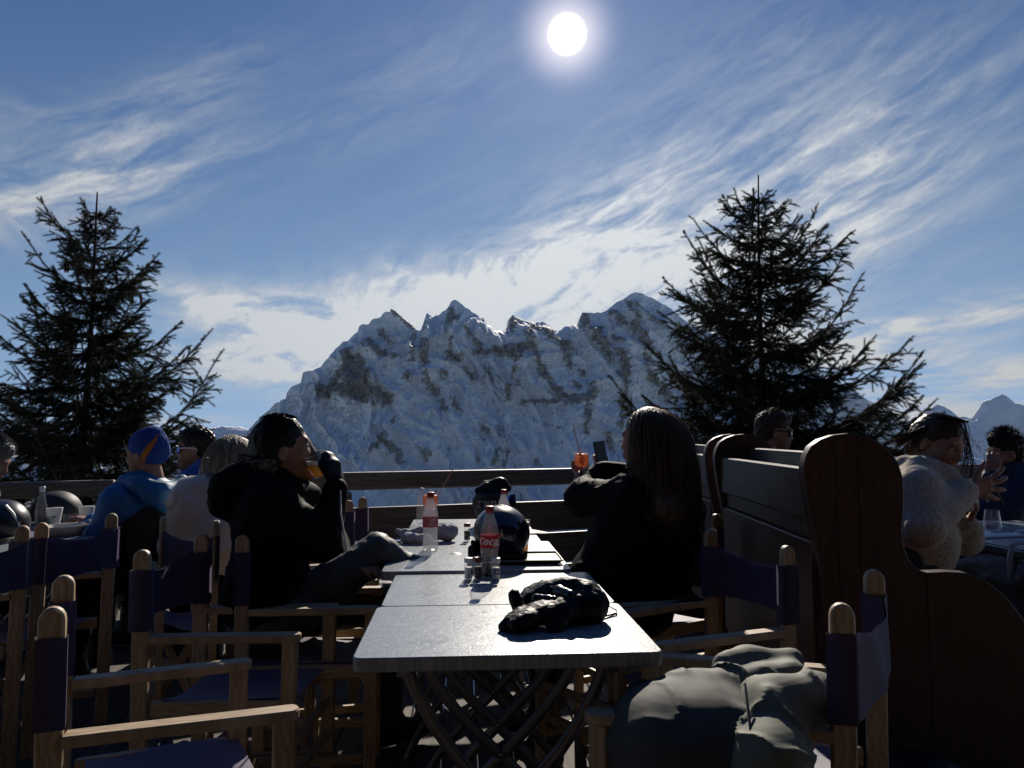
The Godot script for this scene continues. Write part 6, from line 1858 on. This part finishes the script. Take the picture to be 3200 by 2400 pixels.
	t = person("person in a bright blue jacket and blue orange knitted hat", d, [["c", Vector3(-1.66, 1.0, -3.80), Vector3(-1.68, 0.99, -3.92), 0.045, 0.045], ["c", Vector3(-1.50, 0.88, -3.76), Vector3(-1.46, 0.80, -3.78), 0.05, 0.05]], mats.blue_jacket, mats.black_trousers, func(p: Vector3, _n: Vector3) -> Color:
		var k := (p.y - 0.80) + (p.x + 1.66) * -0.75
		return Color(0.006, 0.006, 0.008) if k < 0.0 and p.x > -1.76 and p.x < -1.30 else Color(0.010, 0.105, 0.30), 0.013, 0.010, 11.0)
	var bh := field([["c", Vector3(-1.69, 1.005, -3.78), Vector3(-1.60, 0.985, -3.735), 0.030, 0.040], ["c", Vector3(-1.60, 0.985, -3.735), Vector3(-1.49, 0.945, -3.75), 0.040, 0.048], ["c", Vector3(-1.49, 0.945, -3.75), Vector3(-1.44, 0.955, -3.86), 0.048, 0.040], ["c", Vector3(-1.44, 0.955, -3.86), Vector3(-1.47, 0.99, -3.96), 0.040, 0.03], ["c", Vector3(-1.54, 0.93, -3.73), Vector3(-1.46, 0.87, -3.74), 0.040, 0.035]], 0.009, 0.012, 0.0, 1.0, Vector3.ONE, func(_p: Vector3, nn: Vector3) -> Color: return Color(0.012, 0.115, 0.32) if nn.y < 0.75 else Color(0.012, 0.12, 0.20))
	part("hood", mb_of(crease(bh, 0.008, Vector3(0.8, 0.3, 0.5), 26.0, 6)), mats.blue_jacket, t)
	hx = head_of(t)
	var hat := [["e", Vector3(0, 0.058, -0.024), Vector3(0.089, 0.092, 0.107), Basis.from_euler(Vector3(-0.25, 0, 0))], ["e", Vector3(0, 0.015, -0.055), Vector3(0.084, 0.070, 0.072), Basis()], ["e", Vector3(0, 0.12, -0.05), Vector3(0.05, 0.035, 0.05), Basis()], ["e", Vector3(0, -0.045, 0.10), Vector3(0.10, 0.075, 0.075), Basis(), true], ["e", Vector3(0, -0.085, 0.02), Vector3(0.12, 0.055, 0.10), Basis(), true]]
	part("knitted_hat", on_head(hat, 0.0050, 0.007, hx, 0.004, 60.0, Vector3(1, 0.4, 1), func(p: Vector3, _n: Vector3) -> Color:
		var u := atan2(p.x, -p.z)
		var k := (p.y + 0.035) / 0.150
		if k < 1.0 and absf(u - lerpf(1.22, 0.22, k)) < 0.27 * (1.0 - k) * (0.75 + 0.6 * k): return Color(0.50, 0.16, 0.012)
		if p.y < 0.10 and absf(u + 0.75 - 0.3 * k) < 0.22 * (1.0 - k * 0.8): return Color(0.50, 0.16, 0.012)
		return Color(0.012, 0.055, 0.26)), mats.knit_hat, t)
	# --- man with white sunglasses
	d = {"pelvis": Vector3(-1.50, 0.52, -4.55), "chest": Vector3(-1.52, 0.945, -4.52), "sl": Vector3(-1.56, 0.94, -4.34), "sr": Vector3(-1.53, 0.94, -4.70), "el": Vector3(-1.62, 0.68, -4.30), "er": Vector3(-1.62, 0.68, -4.72), "wl": Vector3(-1.82, 0.78, -4.38), "wr": Vector3(-1.82, 0.78, -4.62),
		"kl": Vector3(-1.9, 0.56, -4.45), "kr": Vector3(-1.9, 0.56, -4.65), "al": Vector3(-1.92, 0.1, -4.45), "ar": Vector3(-1.92, 0.1, -4.65), "head": Vector3(-1.60, 1.137, -4.5), "face": Vector3(-0.98, -0.03, 0.12), "pad": 0.022, "man": true}
	t = person("dark haired person in white framed mirrored sunglasses and blue jacket", d, [["c", Vector3(-1.62, 1.0, -4.42), Vector3(-1.51, 1.055, -4.40), 0.030, 0.030], ["c", Vector3(-1.51, 1.055, -4.40), Vector3(-1.50, 1.05, -4.58), 0.032, 0.032]], mats.royal_jacket, mats.black_trousers)
	short_hair(t, mats.hair_dark, 12, 0.006, 200, 0.02)
	sunglasses(t, mats.shades_white, mats.mirror_blue)
	# --- ash blonde in cream puffer
	d = {"pelvis": Vector3(-1.14, 0.50, -3.66), "chest": Vector3(-1.18, 0.90, -3.68), "sl": Vector3(-1.29, 0.89, -3.58), "sr": Vector3(-1.06, 0.89, -3.82), "el": Vector3(-1.36, 0.70, -3.62), "er": Vector3(-1.12, 0.68, -3.95), "wl": Vector3(-1.44, 0.74, -3.80), "wr": Vector3(-1.28, 0.74, -4.0),
		"kl": Vector3(-1.42, 0.56, -3.9), "kr": Vector3(-1.30, 0.56, -4.05), "al": Vector3(-1.44, 0.1, -3.9), "ar": Vector3(-1.32, 0.1, -4.05), "head": Vector3(-1.155, 1.095, -3.72), "face": Vector3(-0.62, -0.05, -0.78), "pad": 0.038, "hs": 0.98}
	t = person("ash blonde person in a cream hooded puffer jacket seen from behind", d, [["e", Vector3(-1.16, 0.80, -3.62), Vector3(0.16, 0.07, 0.13), Basis()], ["e", Vector3(-1.15, 0.70, -3.62), Vector3(0.165, 0.07, 0.13), Basis()]], mats.cream_puffer, mats.black_trousers, null, 0.0125, 0.010, 9.0)
	hx = head_of(t)
	hp = CAP_HAIR.duplicate(); hp.append_array(FACE_CUT)
	hp.append(["c", Vector3(0, 0.02, -0.06), Vector3(-0.02, -0.13, -0.06), 0.066, 0.052]); hp.append(["c", Vector3(0.06, 0.03, -0.01), Vector3(0.075, -0.12, 0.0), 0.032, 0.03])
	part("hair", on_head(hp, 0.0058, 0.009, hx, 0.007, 26.0, Vector3(2.2, 0.35, 2.2)), mats.hair_ash, t)
	part("hair_strands", strands(hx, 420, 9, 0.27, 0.0019, 0.0, [[Vector3(-1.20, 0.92, -3.62), Vector3(0.16, 0.10, 0.12)]], 0.05), mats.hair_ash, t)
	var ph2 := field([["e", Vector3(-1.255, 0.925, -3.585), Vector3(0.140, 0.105, 0.085), Basis.from_euler(Vector3(0, 0.4, 0.25))], ["c", Vector3(-1.32, 0.985, -3.60), Vector3(-1.22, 1.0, -3.575), 0.034, 0.030], ["c", Vector3(-1.16, 0.97, -3.60), Vector3(-1.10, 0.96, -3.64), 0.05, 0.045]], 0.009, 0.016)
	part("hood", mb_of(crease(ph2, 0.010, Vector3(0.5, 0.8, 0.1), 24.0, 5)), mats.cream_puffer, t)
	# --- red brown hair just visible between the two
	d = {"pelvis": Vector3(-1.26, 0.52, -4.72), "chest": Vector3(-1.28, 0.92, -4.70), "sl": Vector3(-1.32, 0.92, -4.54), "sr": Vector3(-1.30, 0.92, -4.86), "el": Vector3(-1.34, 0.68, -4.52), "er": Vector3(-1.34, 0.68, -4.9), "wl": Vector3(-1.48, 0.72, -4.6), "wr": Vector3(-1.48, 0.72, -4.8),
		"kl": Vector3(-1.6, 0.56, -4.6), "kr": Vector3(-1.6, 0.56, -4.8), "al": Vector3(-1.62, 0.1, -4.6), "ar": Vector3(-1.62, 0.1, -4.8), "head": Vector3(-1.315, 1.085, -4.66), "face": Vector3(-0.95, 0.0, -0.3)}
	t = person("red brown haired person almost hidden behind the blonde hair", d, [], mats.navy_jacket, mats.black_trousers, null, 0.018)
	short_hair(t, mats.hair_red, 22, 0.0, 120, 0.03)
	# --- grey haired man at the picture edge
	d = {"pelvis": Vector3(-2.86, 0.52, -4.12), "chest": Vector3(-2.76, 0.90, -4.15), "sl": Vector3(-2.72, 0.90, -4.32), "sr": Vector3(-2.70, 0.90, -3.98), "el": Vector3(-2.62, 0.66, -4.36), "er": Vector3(-2.60, 0.66, -3.98), "wl": Vector3(-2.42, 0.78, -4.30), "wr": Vector3(-2.42, 0.78, -4.04),
		"kl": Vector3(-2.5, 0.56, -4.25), "kr": Vector3(-2.5, 0.56, -4.05), "al": Vector3(-2.48, 0.1, -4.25), "ar": Vector3(-2.48, 0.1, -4.05), "head": Vector3(-2.60, 1.085, -4.2), "face": Vector3(0.9, -0.42, -0.15), "man": true, "pad": 0.025}
	t = person("grey haired person in grey jacket cut off by the picture edge", d, [["c", Vector3(-2.70, 0.98, -4.05), Vector3(-2.62, 0.95, -4.2), 0.05, 0.05]], mats.dark_grey_trousers, mats.black_trousers)
	short_hair(t, mats.hair_grey, 31, 0.004, 360, 0.035)
	# --- bearded man behind the settles
	d = {"pelvis": Vector3(1.76, 0.54, -4.22), "chest": Vector3(1.80, 1.02, -4.22), "sl": Vector3(1.80, 1.01, -4.40), "sr": Vector3(1.80, 1.01, -4.04), "el": Vector3(1.90, 0.76, -4.44), "er": Vector3(1.90, 0.76, -4.0), "wl": Vector3(2.10, 0.78, -4.36), "wr": Vector3(2.10, 0.78, -4.1),
		"kl": Vector3(2.16, 0.56, -4.32), "kr": Vector3(2.16, 0.56, -4.1), "al": Vector3(2.2, 0.1, -4.32), "ar": Vector3(2.2, 0.1, -4.1), "head": Vector3(1.865, 1.238, -4.2), "face": Vector3(0.98, -0.10, 0.15), "man": true, "pad": 0.02}
	t = person("bearded person in dark sunglasses looking over the settle back", d, [["c", Vector3(1.76, 1.09, -4.14), Vector3(1.80, 1.08, -4.30), 0.05, 0.05]], mats.grey_cloth, mats.black_trousers)
	short_hair(t, mats.hair_brown, 41, 0.004, 260, 0.022)
	sunglasses(t, mats.shades_dark, mats.shades_dark)
	# --- woman in pale fleece
	var h1 := hand(Vector3(2.035, 1.010, -2.79), Vector3(0.93, 0.10, -0.05), Vector3(0.0, 0.25, -1.0), 1.0, [0.10, 0.14, 0.12, 0.10, 0.05], 0.85, 1.05)
	var h2 := hand(Vector3(2.045, 0.860, -2.82), Vector3(0.45, 0.85, 0.0), Vector3(-0.6, 0.3, -0.4), -1.0, [0.70, 0.75, 0.8, 0.85, 0.6], 0.1, 1.0)
	d = {"pelvis": Vector3(1.70, 0.56, -2.86), "chest": Vector3(1.88, 1.00, -2.89), "sl": Vector3(1.97, 1.00, -3.04), "sr": Vector3(1.81, 1.02, -2.76), "el": Vector3(2.13, 0.79, -2.95), "er": Vector3(1.76, 0.87, -2.66), "wl": Vector3(2.05, 0.845, -2.83), "wr": Vector3(2.01, 1.0, -2.78),
		"kl": Vector3(2.10, 0.58, -3.05), "kr": Vector3(2.05, 0.58, -2.86), "al": Vector3(2.12, 0.1, -3.05), "ar": Vector3(2.08, 0.1, -2.86), "head": Vector3(1.985, 1.185, -2.89), "face": Vector3(0.36, -0.34, 0.86), "roll": -0.10, "pad": 0.016, "hs": 0.98, "hands": [h1, h2]}
	t = person("person in a mottled pale fleece spreading the fingers of one hand", d, [["c", Vector3(1.87, 1.105, -2.83), Vector3(1.97, 1.075, -2.81), 0.040, 0.034], ["c", Vector3(1.87, 1.105, -2.95), Vector3(1.99, 1.065, -2.93), 0.038, 0.032], ["e", Vector3(1.85, 0.80, -2.84), Vector3(0.15, 0.15, 0.14), Basis()], ["c", Vector3(1.80, 0.70, -2.80), Vector3(1.96, 0.715, -2.86), 0.06, 0.05], ["c", Vector3(2.055, 0.845, -2.835), Vector3(2.10, 0.80, -2.92), 0.050, 0.058], ["c", Vector3(1.86, 0.93, -2.71), Vector3(2.005, 0.998, -2.78), 0.052, 0.048]], mats.pale_fleece, mats.black_trousers, null, 0.0115, 0.0045, 10.0)
	hx = head_of(t)
	hp = CAP_HAIR.duplicate(); hp.append_array(FACE_CUT)
	hp.append(["c", Vector3(0, 0.03, -0.09), Vector3(0.01, -0.05, -0.105), 0.045, 0.038])
	part("hair", on_head(hp, 0.0050, 0.008, hx, 0.006, 30.0, Vector3(1, 1, 0.4)), mats.hair_brown, t)
	var st := MB.new(); rng.seed = 91
	for i in 520:
		var side := 1.0 if i % 7 == 0 else -1.0
		var q := Vector3(rng.randf_range(-0.03, 0.05), 0.138 - rng.randf() * 0.01, rng.randf_range(-0.03, 0.06))
		var p0 := hx * q
		var path := PackedVector3Array([p0])
		if side > 0.0:
			# falls forward past the far cheek
			var e1 := hx * Vector3(0.082 + rng.randf() * 0.012, 0.06, 0.055 + rng.randf() * 0.03)
			var e2 := hx * Vector3(0.086 + rng.randf() * 0.05, -0.05, 0.06 + rng.randf() * 0.07)
			var e3 := e2 + Vector3(rng.randf_range(-0.09, 0.03), rng.randf_range(-0.11, -0.04), rng.randf_range(-0.02, 0.02))
			for k in range(1, 15):
				var u := k / 14.0
				path.append(p0.bezier_interpolate(p0.lerp(e1, 0.9) + Vector3(0, 0.02, 0), e2, e3, u))
		else:
			var e1 := hx * Vector3(-0.088 - rng.randf() * 0.008, 0.09, 0.01)
			var e2 := hx * Vector3(-0.085 - rng.randf() * 0.02, 0.0, -0.06 - rng.randf() * 0.03)
			var wildness := 1.0 if rng.randf() < 0.2 else 0.3
			var e3 := hx * Vector3(-0.06, -0.04, -0.12) + Vector3(rng.randf_range(-0.09, 0.0), rng.randf_range(-0.05, 0.05), rng.randf_range(-0.03, 0.03)) * wildness
			for k in range(1, 13): path.append(p0.bezier_interpolate(e1, e2, e3, k / 12.0))
		var rad := PackedFloat32Array()
		for k in path.size(): rad.append((0.0009 if side > 0.0 else 0.0012) * (1.0 - 0.6 * k / path.size()))
		st.tube(path, rad, 3, 1.0, false)
	part("hair_strands", st, mats.hair_brown, t)
	var wm := MB.new(); wm.ball(Vector3(2.055, 0.935, -2.80), Vector3(0.012, 0.018, 0.012), Basis(), 12, 8)
	single("bread_morsel", wm, mats.foam, "small white morsel pinched in the lower hand of the fleece wearer", "food")
	# --- dark haired man at the far edge
	var h3 := hand(Vector3(3.30, 0.975, -4.30), Vector3(0.05, 0.8, 0.1), Vector3(0.6, 0.1, -0.7), 1.0, [0.5, 0.55, 0.6, 0.65, 0.4], 0.2)
	d = {"pelvis": Vector3(3.62, 0.52, -4.42), "chest": Vector3(3.52, 0.91, -4.42), "sl": Vector3(3.48, 0.90, -4.24), "sr": Vector3(3.50, 0.90, -4.60), "el": Vector3(3.33, 0.72, -4.22), "er": Vector3(3.34, 0.70, -4.64), "wl": Vector3(3.30, 0.955, -4.30), "wr": Vector3(3.16, 0.80, -4.5),
		"kl": Vector3(3.22, 0.56, -4.32), "kr": Vector3(3.22, 0.56, -4.5), "al": Vector3(3.2, 0.1, -4.32), "ar": Vector3(3.2, 0.1, -4.5), "head": Vector3(3.47, 1.105, -4.4), "face": Vector3(-0.93, -0.05, -0.30), "man": true, "pad": 0.036, "hands": [h3]}
	t = person("dark haired person in a thick navy jacket raising one hand", d, [["c", Vector3(3.40, 0.99, -4.35), Vector3(3.52, 1.01, -4.33), 0.05, 0.055], ["e", Vector3(3.42, 0.74, -4.36), Vector3(0.17, 0.17, 0.16), Basis()]], mats.navy_jacket, mats.black_trousers)
	short_hair(t, mats.hair_black, 51, 0.016, 420, 0.05)
	var zp := MB.new(); zp.tube(PackedVector3Array([Vector3(3.30, 0.95, -4.24), Vector3(3.27, 0.88, -4.22), Vector3(3.28, 0.81, -4.19), Vector3(3.33, 0.77, -4.17)]), 0.005, 6)
	part("zip", zp, mats.zip_gold, t)
